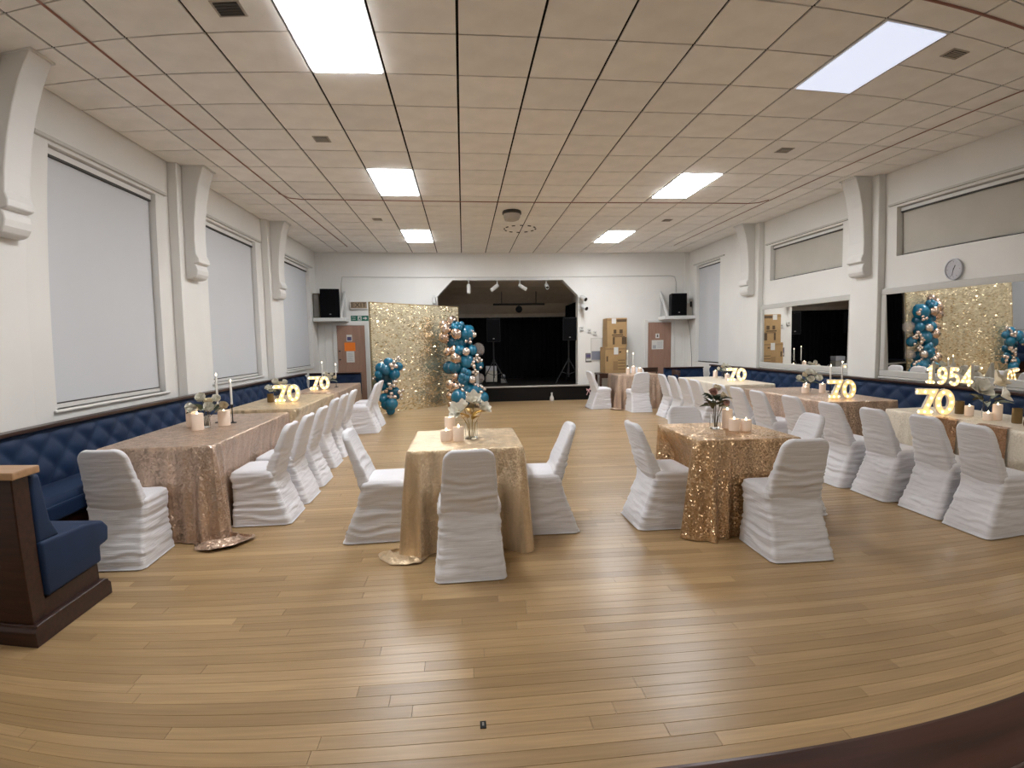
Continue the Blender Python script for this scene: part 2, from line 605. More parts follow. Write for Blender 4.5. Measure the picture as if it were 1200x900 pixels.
LW = [(4.74, 6.52, 1.0, 3.30), (7.74, 9.54, 1.0, 3.30), (10.82, 12.68, 1.0, 3.30)]
RW = [(4.68, 6.60, 2.60, 3.26), (7.66, 9.60, 2.60, 3.26), (11.55, 12.75, 0.94, 3.34)]
wl = wall_side('wall_left', XL, -1, LW)
wr = wall_side('wall_right', XR, 1, RW)
PIERS = [3.80, 6.80, 9.82]
PD = 0.11
corbel_prof = [(0, 0.0), (0.27, 0.0), (0.265, -0.03), (0.245, -0.09), (0.205, -0.22), (0.165, -0.42), (0.138, -0.68), (0.128, -0.92), (0.135, -1.08), (0.165, -1.14), (0.168, -1.19), (0.11, -1.205),
               (0.13, -1.23), (0.145, -1.28), (0.14, -1.33), (0.115, -1.375), (0.07, -1.39), (0, -1.39)]
for sgn, wall, xin in ((1, wl, XL), (-1, wr, XR)):
    for py in PIERS:
        x0, x1 = sorted((xin, xin + sgn * PD))
        B(x0, x1, py, py + 0.54, 0, ZC).build('pier', 'wall_paint', wall, bevel=0.012, bseg=2)
        pf = xin + sgn * (PD - 0.004)
        poly = [(pf + sgn * u, ZC + v) for u, v in corbel_prof]
        c = MB().prism(poly, py + 0.13, py + 0.43, 'y')
        c.build('corbel', 'trim_paint', wall, bevel=0.008)
        B(*sorted((pf, pf + sgn * 0.29)), py + 0.115, py + 0.445, ZC - 0.016, ZC).build('corbel_cap', 'trim_paint', wall)

wn = 0
lbl = ['tall white roller blind drawn down, in the window farthest from the stage', 'tall white roller blind drawn down, in the middle window bay', 'tall white roller blind drawn down, in the window next to the black speaker shelf']
for k, (y0, y1, z0, z1) in enumerate(LW):
    wn += 1
    wo = struct(B(XL - 0.26, XL - 0.25, y0, y1, z0, z1).build('window_%d' % wn, 'glass_night'))
    fm = MB()
    fm.box(XL - 0.25, XL - 0.21, y0, y0 + 0.06, z0, z1).box(XL - 0.25, XL - 0.21, y1 - 0.06, y1, z0, z1).box(XL - 0.25, XL - 0.21, y0 + .06, y1 - .06, z0, z0 + 0.06).box(XL - 0.25, XL - 0.21, y0 + .06, y1 - .06, z1 - 0.06, z1)
    fm.build('window_frame', 'trim_paint', wo)
    B(XL - 0.20, XL + 0.03, y0 - 0.05, y1 + 0.05, z0 - 0.03, z0).build('window_sill', 'trim_paint', wo, bevel=0.008)
    t = thing('roller_blind', lbl[k], 'blind', (XL - 0.075, (y0 + y1) / 2, z0), group='tall white blinds')
    hw = (y1 - y0) / 2 - 0.015
    H = z1 - z0
    MB().grid(lambda u, v: (0.004 * math.sin(u * 9 + k), -hw + 2 * hw * u, 0.052 + (H - 0.117) * v), 24, 6).build('blind_cloth', 'blind', t, smooth=True)
    B(-0.008, 0.010, -hw, hw, 0.040, 0.051).build('bottom_bar', 'dark_line', t)
    B(-0.006, 0.012, -hw, hw, 0.001, 0.0395).build('hem_bar', 'trim_paint', t)
    B(-0.035, 0.03, -hw, hw, H - 0.065, H - 0.012).build('head_rail', 'trim_paint', t)
    B(-0.02, 0.0305, -hw, hw, H - 0.085, H - 0.066).build('roller_gap', 'dark_line', t)
    # moulding over the opening
    B(XL, XL + 0.035, y0 - 0.22, y1 + 0.20, z1 + 0.03, z1 + 0.06).build('picture_moulding', 'frame_paint', wl)

lblr = ['narrow drawn cream blind in the high window above the wide mirror with the clock', 'narrow drawn cream blind in the high window above the smaller-looking mirror near the door', 'tall drawn off-white blind in the window next to the shelf with the cream cabinet']
for k, (y0, y1, z0, z1) in enumerate(RW):
    wn += 1
    wo = struct(B(XR + 0.25, XR + 0.26, y0, y1, z0, z1).build('window_%d' % wn, 'glass_night'))
    fm = MB()
    fm.box(XR + 0.21, XR + 0.25, y0, y0 + 0.06, z0, z1).box(XR + 0.21, XR + 0.25, y1 - 0.06, y1, z0, z1).box(XR + 0.21, XR + 0.25, y0 + .06, y1 - .06, z0, z0 + 0.06).box(XR + 0.21, XR + 0.25, y0 + .06, y1 - .06, z1 - 0.06, z1)
    fm.build('window_frame', 'trim_paint', wo)
    t = thing('roller_blind', lblr[k], 'blind', (XR + 0.085, (y0 + y1) / 2, z0), group='cream blinds')
    hw = (y1 - y0) / 2 - 0.012
    H = z1 - z0
    MB().grid(lambda u, v: (0.006 * math.sin(u * 14 + k), -hw + 2 * hw * u, 0.03 + (H - 0.09) * v), 30, 4).build('blind_cloth', 'blind_old' if k < 2 else 'blind', t, smooth=True)
    B(-0.012, 0.010, -hw, hw, 0.008, 0.022).build('bottom_bar', 'dark_line', t)
    B(-0.03, 0.035, -hw, hw, H - 0.055, H - 0.012).build('head_rail', 'trim_paint', t)
    B(-0.0305, 0.0, -hw, hw, H - 0.072, H - 0.056).build('roller_gap', 'dark_line', t)
    if k < 2:
        for q in (0.30, 0.72):
            B(0.02, 0.05, -hw + 2 * hw * q - 0.02, -hw + 2 * hw * q + 0.02, 0.02, H - 0.09).build('glazing_bar', 'frame_paint', t)
    B(XR - 0.035, XR, y0 - 0.2, y1 + 0.12, z1 + 0.03, z1 + 0.055).build('picture_moulding', 'frame_paint', wr)

# far wall with the stage opening (chamfered top corners)
OX0, OX1, OZ0, OZC, OZ1 = -0.62, 2.98, 0.0, 2.70, 3.10
fw = MB()
fw.box(XL - 0.3, OX0, YF, YF + 0.25, 0, ZC + 0.012).box(OX1, XR + 0.3, YF, YF + 0.25, 0, ZC + 0.012)
fw.box(OX0, OX1, YF, YF + 0.25, OZ1, ZC + 0.012)
fw.prism([(OX0, OZC), (OX0 + 0.39, OZ1), (OX0, OZ1)], YF, YF + 0.25, 'y').prism([(OX1, OZC), (OX1, OZ1), (OX1 - 0.39, OZ1)], YF, YF + 0.25, 'y')
wf = struct(fw.build('wall_far', 'wall_paint'))
struct(B(XL - 0.3, XR + 0.3, YB - 0.3, YB, 0, ZC + 0.012).build('wall_back', 'wall_paint'))
MB().tube([(-2.9, YF - 0.01, 3.17), (5.42, YF - 0.01, 3.17), (5.52, YF - 0.01, 3.14), (5.56, YF - 0.015, 3.0), (5.56, YF - 0.02, 2.74)], 0.009, 6).build('wall_conduit', 'frame_paint', wf)
MB().tube([(-2.9, YF - 0.01, 3.17), (-2.93, YF - 0.01, 3.0), (-2.93, YF - 0.015, 2.6)], 0.009, 6).build('wall_conduit', 'frame_paint', wf)
# corner pilasters
B(XL, XL + 0.16, YF - 0.02, YF, 0, ZC).build('corner_strip', 'wall_paint', wf)
B(XR - 0.12, XR, YF - 0.02, YF, 0, ZC).build('corner_strip', 'wall_paint', wf)
# stage room
SZ = 0.39
SY = 16.6
st = MB()
st.box(OX0 - 0.45, OX0 - 0.35, YF + 0.25, SY, SZ, 3.3).box(OX1 + 0.35, OX1 + 0.45, YF + 0.25, SY, SZ, 3.3).box(OX0 - 0.45, OX1 + 0.45, SY, SY + 0.1, SZ, 3.3)
struct(st.build('wall_stage', 'stage_paint'))
struct(MB().prism([(YF + 0.25, 3.16), (YF + 0.8, 3.15), (YF + 1.4, 3.08), (YF + 2.0, 2.92), (YF + 2.5, 2.70), (YF + 2.85, 2.42), (YF + 2.95, 2.2), (YF + 3.0, 2.2), (YF + 3.0, 3.3), (YF + 0.25, 3.3)], OX0 - 0.45, OX1 + 0.45, 'x').build('ceiling_stage', 'stage_paint'))
stage = struct(MB().box(OX0 - 0.9, OX1 + 0.42, YF - 0.14, YF - 0.005, 0, SZ - 0.03).box(OX0 - 0.35, OX1 + 0.35, YF + 0.25, SY, 0, SZ - 0.03).box(OX0 + 0.01, OX1 - 0.01, YF - 0.005, YF + 0.25, 0, SZ - 0.03).build('floor_stage', 'stage_black'))
B(OX0 - 0.9, OX1 + 0.42, YF - 0.165, YF - 0.10, SZ - 0.03, SZ + 0.01).build('stage_nosing', 'stage_nosing', stage, bevel=0.006)
B(OX0 + 0.01, OX1 - 0.01, YF - 0.10, SY, SZ - 0.03, SZ).build('stage_boards', 'stage_black', stage)


def drape(x0, y0, x1, y1, z0, z1, label, seed):
    d = Vector((x1 - x0, y1 - y0, 0))
    L = d.length
    d.normalize()
    n = Vector((-d.y, d.x, 0))

    def fn(u, v):
        f = 0.035 * math.sin(u * L * 38 + 1.5 * math.sin(u * L * 5 + seed)) * (0.6 + 0.4 * (1 - v))
        p = Vector((x0, y0, 0)) + d * (u * L) + n * f
        return (p.x, p.y, z0 + (z1 - z0) * v)
    o = MB().grid(fn, int(L * 50), 4).build('stage_curtain', 'black_cloth', smooth='all', fix=False)
    return tag(o, label, 'curtain')


drape(OX0 - 0.25, YF + 2.78, OX1 + 0.25, YF + 2.78, SZ + 0.005, 2.30, 'black curtain hanging across the back of the stage', 1)
drape(OX1 + 0.2, YF + 0.55, OX1 + 0.22, YF + 2.7, SZ + 0.005, 2.62, 'black side curtain of the stage beside the boxes side', 2)
drape(OX0 - 0.2, YF + 2.7, OX0 - 0.22, YF + 0.55, SZ + 0.005, 2.62, 'black side curtain of the stage behind the sequin wall', 3)
t = thing('stage_bar', 'dark lighting bar hung under the stage ceiling', 'lighting bar', (1.63, 14.9, 2.62))
MB().tube([(-0.75, 0, 0), (0.75, 0, 0)], 0.03).build('bar', 'black_metal', t)
for x in (-0.5, 0.5):
    MB().tube([(x, 0, 0.02), (x, 0, 0.36)], 0.012, 6).build('hanger', 'black_metal', t)
MB().ball((0.0, 0, -0.14), 0.10, 12, 8).build('lamp_cluster', 'black_plastic', t)
MB().tube([(0, 0, -0.05), (0, 0, 0.0)], 0.015, 6).build('lamp_hook', 'black_metal', t)


def door(n, x0, x1, h):
    fr = MB()
    fr.box(x0 - 0.09, x0, YF - 0.035, YF - 0.002, 0, h + 0.08).box(x1, x1 + 0.09, YF - 0.035, YF - 0.002, 0, h + 0.08).box(x0, x1, YF - 0.035, YF - 0.002, h, h + 0.08)
    d = struct(B(x0 + 0.004, x1 - 0.004, YF - 0.022, YF - 0.002, 0.004, h - 0.004).build('door_%d' % n, 'door_wood'))
    fr.build('door_frame', 'trim_paint', d, bevel=0.006)
    return d


d1 = door(1, -3.09, -2.42, 1.99)
d2 = door(2, 4.83, 5.45, 1.97)
for z in (1.36, 1.15):
    MB().tube([(-3.03, YF - 0.025, z), (-3.03, YF - 0.065, z)], 0.018, 8).build('door_lock', 'black_metal', d1)


def text_mesh(txt, size, depth, m):
    cu = bpy.data.curves.new('lettering', 'FONT')
    cu.body = txt
    cu.size = size
    cu.extrude = depth
    cu.align_x = 'CENTER'
    cu.align_y = 'CENTER'
    ob = bpy.data.objects.new('lettering', cu)
    COL.objects.link(ob)
    dg = bpy.context.evaluated_depsgraph_get()
    me = bpy.data.meshes.new_from_object(ob.evaluated_get(dg))
    bpy.data.objects.remove(ob, do_unlink=True)
    bpy.data.curves.remove(cu)
    me.materials.clear()
    me.materials.append(MATS[m])
    return me


def lettering(txt, size, m, parent, loc, sx=1.0):
    o = put('lettering', text_mesh(txt, size, 0.001, m), parent, loc)
    o.rotation_euler = (PI / 2, 0, 0)
    o.scale = (sx, 1, 1)
    return o


def sheet(name, label, cat, m, x0, x1, z0, z1, y=YF - 0.025, group=None):
    t = thing(name, label, cat, ((x0 + x1) / 2, y, z0), group=group)
    w, h = x1 - x0, z1 - z0
    B(-w / 2, w / 2, -0.004, 0, 0, h).build('sheet', m, t)
    return t


t = sheet('door_notice', 'small purple and white notice pinned above the orange poster on the door', 'notice', 'paper', -2.86, -2.73, 1.60, 1.76)
B(-0.05, 0.05, -0.006, -0.004, 0.02, 0.11).build('print', 'purple_paper', t)
sheet('orange_poster', 'orange poster stuck on the brown door by the exit signs', 'poster', 'orange_paper', -2.92, -2.66, 1.36, 1.57)
t = sheet('paper_notice', 'white paper sheet stuck below the orange poster', 'paper', 'paper', -2.88, -2.69, 1.08, 1.355)
for k in range(6):
    B(-0.07, 0.07 - 0.02 * (k % 3), -0.005, -0.004, 0.04 + k * 0.035, 0.05 + k * 0.035).build('print_line', 'paper_grey', t)
t = sheet('toilet_sign', 'small white sign with a dark figure on the door beside the boxes', 'sign', 'paper', 5.03, 5.13, 1.56, 1.68)
MB().ball((0, -0.005, 0.088), 0.013, 8, 6).build('figure_head', 'sign_letter', t)
B(-0.018, 0.018, -0.006, -0.004, 0.03, 0.072).build('figure_body', 'sign_letter', t)
t = sheet('door_poster', 'wide white notice with small print on the door beside the boxes', 'notice', 'paper', 4.93, 5.24, 1.27, 1.51)
B(-0.13, -0.04, -0.005, -0.004, 0.02, 0.11).build('print', 'paper_grey', t)
for k in range(4):
    B(-0.01, 0.13, -0.005, -0.004, 0.04 + k * 0.045, 0.055 + k * 0.045).build('print_line', 'paper_grey', t)

t = thing('exit_sign', 'old wooden framed EXIT sign above the brown door', 'sign', (-2.53, YF, 2.38))
B(-0.21, 0.21, -0.05, -0.002, 0, 0.20).build('sign_box', 'trim_paint', t, bevel=0.006)
B(-0.19, 0.19, -0.054, -0.05, 0.025, 0.18).build('sign_panel', 'sign_wood', t)
lettering('EXIT', 0.17, 'sign_letter', t, (0, -0.0555, 0.10), 1.05)
t = thing('fire_exit_sign', 'green fire exit sign with running figure and arrow over the brown door', 'sign', (-2.53, YF, 2.10))
B(-0.21, 0.21, -0.008, -0.002, 0, 0.13).build('sign_plate', 'sign_green', t)
lettering('Fire', 0.055, 'paper', t, (-0.14, -0.0095, 0.093))
lettering('exit', 0.055, 'paper', t, (-0.14, -0.0095, 0.042))
B(-0.045, 0.045, -0.0085, -0.008, 0.012, 0.118).build('door_symbol', 'paper', t)
MB().ball((0.01, -0.009, 0.098), 0.010, 8, 6).build('figure_head', 'sign_green', t)
MB().prism([(-0.03, 0.02), (-0.012, 0.022), (0.0, 0.05), (0.022, 0.02), (0.034, 0.028), (0.012, 0.066), (0.03, 0.07), (0.03, 0.08), (-0.012, 0.085), (-0.03, 0.06), (-0.022, 0.055), (-0.008, 0.068)], -0.0095, -0.0085, 'y').build('running_figure', 'sign_green', t)
B(0.065, 0.19, -0.0085, -0.008, 0.012, 0.118).build('arrow_panel', 'sign_green', t)
MB().prism([(0.08, 0.052), (0.13, 0.052), (0.13, 0.025), (0.182, 0.065), (0.13, 0.105), (0.13, 0.078), (0.08, 0.078)], -0.010, -0.0085, 'y').build('arrow', 'paper', t)

# wall bits beside the stage
t = thing('noticeboard', 'white and blue noticeboard half hidden behind the stacked boxes', 'noticeboard', (3.80, YF, 1.02))
B(-0.48, 0.48, -0.02, -0.002, -0.01, 0.58).build('board_frame', 'frame_paint', t)
B(-0.46, -0.2, -0.024, -0.02, 0.24, 0.56).build('sheet', 'paper', t)
B(-0.46, -0.2, -0.024, -0.02, 0.01, 0.235).build('felt', 'board_blue', t)
B(0.2, 0.46, -0.024, -0.02, 0.01, 0.56).build('felt', 'board_blue', t)
t = thing('wall_plaque', 'small dark printed plaque on the wall beside the noticeboard', 'sign', (3.26, YF, 0.97))
B(-0.08, 0.08, -0.012, -0.002, 0, 0.24).build('plate', 'grey_plastic', t)
B(-0.06, 0.06, -0.014, -0.012, 0.04, 0.09).build('print', 'paper', t)
B(-0.06, 0.06, -0.014, -0.012, 0.13, 0.20).build('print', 'purple_paper', t)
for (px, pz, lb) in ((3.08, 1.80, 'low white light switch box nearest the stage opening'), (3.28, 1.74, 'white wall switch box with a small knob above the plaque'), (3.43, 1.68, 'white wall switch box with a short cable above the noticeboard')):
    t = thing('switch_box', lb, 'switch', (px, YF, pz))
    B(-0.045, 0.045, -0.03, -0.002, 0, 0.10).build('box', 'white_plastic', t, bevel=0.004)
    B(-0.045, 0.045, -0.031, -0.002, -0.012, -0.001).build('painted_shadow', 'grey_plastic', t)  # solid dark strip standing in for the shade below the box
    B(-0.012, 0.012, -0.042, -0.03, 0.04, 0.07).build('switch', 'grey_plastic', t)

# ceiling fittings
for k, (x, y, s, lb) in enumerate(((-1.50, 3.70, 0.16, 'black square ceiling grille beside the big light panel on the blinds side'), (-1.48, 6.05, 0.13, 'small dark ceiling vent between the panels on the blinds side'), (-1.48, 9.75, 0.13, 'tiny dark ceiling vent near the stage on the blinds side'),
                                  (3.91, 3.67, 0.13, 'dark ceiling vent beside the bluish light panel'), (3.90, 6.09, 0.13, 'small dark ceiling vent between the panels on the mirror side'), (3.90, 9.70, 0.13, 'tiny dark ceiling vent near the stage on the mirror side'))):
    t = thing('ceiling_vent', lb, 'vent', (x, y, ZC), group='ceiling vents')
    B(-s / 2 - 0.02, s / 2 + 0.02, -s / 2 - 0.02, s / 2 + 0.02, -0.006, 0.0).build('vent_frame', 'vent_frame', t, bevel=0.003)
    B(-s / 2, s / 2, -s / 2, s / 2, -0.009, -0.006).build('opening', 'vent_dark', t)
    for q in range(5):
        yy = -s / 2 + s * (q + 0.5) / 5
        B(-s / 2, s / 2, yy - 0.005, yy + 0.005, -0.013, -0.009).build('slat', 'vent_frame' if k else 'vent_dark', t)
t = thing('ceiling_dome', 'round dark-rimmed dome fitting hanging in the middle of the ceiling', 'ceiling fitting', (0.89, 9.05, ZC))
MB().lathe([(0.10, 0.0), (0.155, -0.005), (0.165, -0.03), (0.165, -0.055), (0.15, -0.06)], 24).build('rim', 'vent_dark', t, smooth=True)
MB().lathe([(0.148, -0.058), (0.14, -0.11), (0.12, -0.145), (0.07, -0.165), (0.0, -0.17)], 24).build('bowl', 'vent_frame', t, smooth=True)
tag(MB().lathe([(0.05, 0.0), (0.06, -0.01), (0.055, -0.045), (0.03, -0.06), (0, -0.06)], 16).build('smoke_detector', 'frame_paint', None, (0.86, 9.55, ZC), smooth=True), 'small pale smoke detector behind the ceiling dome', 'smoke detector')
t = thing('ceiling_ring', 'dotted ring of small dark clips on the ceiling near the stage', 'ceiling fitting', (1.18, 10.41, ZC))
clip = B(-0.032, 0.032, -0.012, 0.012, -0.012, 0).mesh('clip', 'vent_dark')
for k in range(12):
    a = 2 * PI * k / 12
    put('clip', clip, t, (0.31 * math.cos(a), 0.31 * math.sin(a), 0), a + PI / 2)
zc = ZC - 0.008
cab = tag(MB().tube([(-2.67, 2.4, zc), (-2.66, 5, zc), (-2.63, 8.0, zc), (-2.615, 8.6, zc), (-2.58, 12.4, zc)], 0.008, 6).build('ceiling_cable', 'cable_red'), 'red cable running along the ceiling tiles above the blinds', 'cable', 'red ceiling cables')
tag(MB().tube([(-2.645, 8.15, zc), (-2.58, 8.40, zc), (-2.4, 8.475, zc), (2, 8.475, zc), (4.8, 8.475, zc), (4.95, 8.42, zc), (5.02, 8.25, zc)], 0.0065, 6).build('ceiling_cable', 'cable_red'), 'red cable crossing the ceiling from side to side', 'cable', 'red ceiling cables')
tag(MB().tube([(5.06, 2.6, zc), (5.08, 5, zc), (5.05, 8.6, zc), (5.08, 12.2, zc)], 0.005, 6).build('ceiling_cable', 'cable_red'), 'red cable running along the ceiling above the mirrors', 'cable', 'red ceiling cables')
tag(MB().tube([(1.5, 3.1, zc), (3.1, 3.07, zc), (5.0, 3.03, zc)], 0.012, 6).build('ceiling_cable', 'cable_red'), 'thicker red cable crossing the ceiling just behind the bluish panel', 'cable', 'red ceiling cables')


# ------------------------------------------------------------------ mirrors and clock
def mirror(y0, y1, z0, z1, label, lean):
    x = XR
    t = thing('wall_mirror', label, 'mirror', (x, (y0 + y1) / 2, z0), group='framed wall mirrors')
    a, h, f = (y1 - y0) / 2, z1 - z0, 0.085
    for (p0, p1, q0, q1) in ((-a, a, 0, f), (-a, a, h - f, h), (-a, -a + f, f, h - f), (a - f, a, f, h - f)):
        B(-0.055, -0.001, p0, p1, q0, q1).build('frame_rail', 'frame_paint', t, bevel=0.008)
    gl = B(-0.006, 0.0, -a + f - 0.01, a - f + 0.01, -h / 2 + f - 0.01, h / 2 - f + 0.01).build('mirror_glass', 'mirror', t, (-0.026, 0, h / 2))
    gl.rotation_euler = (0, -math.radians(lean), 0)
    B(-0.075, -0.001, -a, a, -0.03, -0.001).build('ledge', 'frame_paint', t, bevel=0.006)


mirror(4.42, 6.79, 0.955, 2.17, 'wide framed wall mirror under the clock reflecting the gold sequin wall', 1.9)
mirror(7.35, 9.81, 0.955, 2.15, 'framed wall mirror between the two piers reflecting the dark stage', 0.4)
t = thing('wall_clock', 'round grey wall clock above the wide mirror', 'clock', (XR, 5.66, 2.31))
MB().lathe([(0.125, 0.0), (0.13, 0.01), (0.128, 0.035), (0.112, 0.04), (0.108, 0.028)], 32).build('rim', 'clock_rim', t, smooth=True)
MB().lathe([(0.0, 0.012), (0.11, 0.012), (0.11, 0.026), (0, 0.026)], 32).build('dial', 'clock_face', t)
for k in range(12):
    a = k * PI / 6
    B(-0.003, 0.003, 0.082, 0.098, 0.026, 0.028).build('hour_mark', 'dark_line', t, rz=a)
B(-0.004, 0.004, -0.012, 0.055, 0.028, 0.031).build('hour_hand', 'dark_line', t, rz=-0.5)
B(-0.003, 0.003, -0.015, 0.08, 0.031, 0.033).build('minute_hand', 'dark_line', t, rz=PI - 0.25)
t.rotation_euler = (PI / 2, 0, -PI / 2)


# ------------------------------------------------------------------ banquettes (navy buttoned benches)
def bench_parts(t, L, caph=0.925):
    """runs along local x from 0 to L, back against local y=0, seat towards -y"""
    zs, sd, bt = 0.46, 0.40, 0.11

    def back(u, v):
        x = u * L
        z = 0.44 + v * (caph - 0.035 - 0.44)
        p, q = 0.15, 0.13
        a = (x / p + (z - 0.44) / q) * 0.5
        b = (x / p - (z - 0.44) / q) * 0.5
        h = (abs(math.sin(PI * a)) * abs(math.sin(PI * b))) ** 0.5
        e = min(1, min(v, 1 - v) / 0.12)
        lean = 0.05 * (1 - v)
        return (x, -(0.055 + lean + 0.035 * h * e), z)
    nu = max(8, int(L / 0.025))
    bk = MB().grid(back, nu, 20)
    bk.build('back_cushion', 'navy', t, smooth='all', fix=False)
    B(0, L, -0.06, 0, 0.40, caph - 0.03).build('back_board', 'navy', t)
    B(0, L, -0.105, 0, caph - 0.03, caph).build('cap_rail', 'mahogany', t, bevel=0.005)

    def seat(u, v):
        s = v
        y = -bt + 0.02 - s * (sd - 0.02)
        edge = min(1.0, (1 - s) / 0.10)
        z = zs + 0.02 * math.sin(PI * min(1, s * 1.05)) - 0.05 * (1 - math.sqrt(max(0, 1 - (1 - edge) ** 2)))
        return (u * L, y, z)
    MB().grid(seat, max(4, int(L / 0.2)), 16).build('seat_top', 'navy', t, smooth='all', fix=False)
    B(0, L, -bt - sd + 0.022, -0.05, 0.30, 0.412).build('seat_cushion', 'navy', t, bevel=0.015, bseg=2)
    B(0.005, L - 0.005, -bt - sd + 0.06, -0.03, 0.085, 0.30).build('base_panel', 'mahogany', t)
    B(0, L, -bt - sd + 0.03, -0.03, 0, 0.085).build('plinth', 'mahogany', t, bevel=0.01)


t = thing('banquette', 'long navy buttoned bench along the wall under the tall blinds', 'bench', (XL + PD + 0.004, 3.34, 0), PI / 2)
bench_parts(t, 8.05)
t = thing('banquette', 'long navy buttoned bench along the wall under the mirrors', 'bench', (XR - PD - 0.004, 11.55, 0), -PI / 2)
bench_parts(t, 8.75)
t = thing('banquette', 'short navy bench across the end of the blinds-side row, before the exit door', 'bench', (XL + PD + 0.01, 11.95, 0), 0)
bench_parts(t, 1.10, 0.895)
t = thing('banquette', 'short navy bench across the end of the mirror-side row, next to the boxes', 'bench', (XR - PD - 0.97, 12.1, 0), 0)
bench_parts(t, 0.95, 0.85)

# the return bench with the wooden end, seen in profile
t = thing('wooden_bench', 'dark mahogany bench end with pale cap, high back and navy seat', 'bench', (-2.25, 2.63, 0))
Lb = 1.14
MB().prism([(0.0, 0.09), (0.60, 0.09), (0.60, 0.222), (0.125, 0.212), (0.125, 0.885), (0.0, 0.885)], -Lb, 0, 'x').build('end_panel', 'mahogany', t, bevel=0.006)
MB().prism([(-0.035, 0.0), (0.66, 0.0), (0.66, 0.075), (0.635, 0.095), (0.635, 0.105), (0.612, 0.115), (-0.015, 0.115), (-0.015, 0.10), (-0.035, 0.085)], -Lb - 0.0, 0.03, 'x').build('plinth', 'mahogany', t, bevel=0.004)
MB().prism([(-0.03, 0.886), (0.17, 0.886), (0.17, 0.925), (-0.03, 0.925)], -Lb, 0.035, 'x').build('cap_rail', 'cap_wood', t, bevel=0.008, bseg=2)


def pad(prof, x0, x1, name):
    c = (sum(p[0] for p in prof) / len(prof), sum(p[1] for p in prof) / len(prof))
    mb = MB()
    mb.prism(prof, x0, x1, 'x')
    return mb.build(name, 'navy', t, bevel=0.022, bseg=3, smooth=True)


pad([(0.128, 0.505), (0.31, 0.505), (0.245, 0.61), (0.20, 0.872), (0.128, 0.872)], -Lb + 0.02, 0.006, 'back_cushion')
pad([(0.128, 0.216), (0.61, 0.226), (0.615, 0.32), (0.695, 0.33), (0.71, 0.42), (0.66, 0.47), (0.50, 0.50), (0.128, 0.52)], -Lb + 0.02, 0.022, 'seat_cushion')

# mahogany bar in front of the photographer
t = thing('bar_counter', 'polished red-brown mahogany bar counter with a rounded front edge', 'bar counter', (0.2, 0.52, 0))
B(-2.6, 2.9, -0.30, 0.16, 0.865, 0.90).build('counter_top', 'mahogany_bar', t, bevel=0.012, bseg=3)
MB().tube([(-2.6, -0.02, 0.893), (2.9, -0.02, 0.893)], 0.022, 12).build('bead', 'mahogany', t, smooth=True)
B(-2.58, 2.88, -0.20, 0.10, 0.08, 0.865).build('front_panel', 'mahogany', t)
B(-2.58, 2.88, -0.18, 0.13, 0, 0.08).build('plinth', 'mahogany', t)


# ------------------------------------------------------------------ chairs in white stretch covers
def rrect(hx, y0, y1, z, r, n=6, tw=0.0):
    pts = []
    for (cx, cy_, a0) in ((hx - r, y1 - r, 0), (-hx + r, y1 - r, PI / 2), (-hx + r, y0 + r, PI), (hx - r, y0 + r, 1.5 * PI)):
        for k in range(n):
            a = a0 + PI / 2 * k / (n - 1)
            pts.append((cx + r * math.cos(a), cy_ + r * math.sin(a), z))
    return pts


def dense(pts, m):
    """resample a closed ring to m points by length"""
    P = [Vector(p) for p in pts]
    n = len(P)
    ls = [(P[(i + 1) % n] - P[i]).length for i in range(n)]
    tot = sum(ls)
    out, acc, i = [], 0.0, 0
    for k in range(m):
        s = tot * k / m
        while acc + ls[i] < s:
            acc += ls[i]
            i += 1
        f = (s - acc) / max(ls[i], 1e-9)
        out.append(P[i].lerp(P[(i + 1) % n], f))
    return out


def lerp_tab(tab, z):
    for a, b in zip(tab, tab[1:]):
        if z <= b[0]:
            f = (z - a[0]) / (b[0] - a[0])
            return [a[i] + (b[i] - a[i]) * f for i in range(1, len(a))]
    return list(tab[-1][1:])


def wrinkle(p, c, seed, amp):
    a = math.atan2(p.y - c[1], p.x - c[0])
    zz = p.z + 0.035 * nz(p.x * 5 + seed, p.y * 5, p.z * 3)
    w_ = 1.0 - 2.2 * abs(nz(p.x * 2.2 + seed, p.y * 2.2 + p.z * 2, zz * 27)) + 0.8 * nz(p.x * 3 - seed, p.y * 3, zz * 60)
    return amp * w_


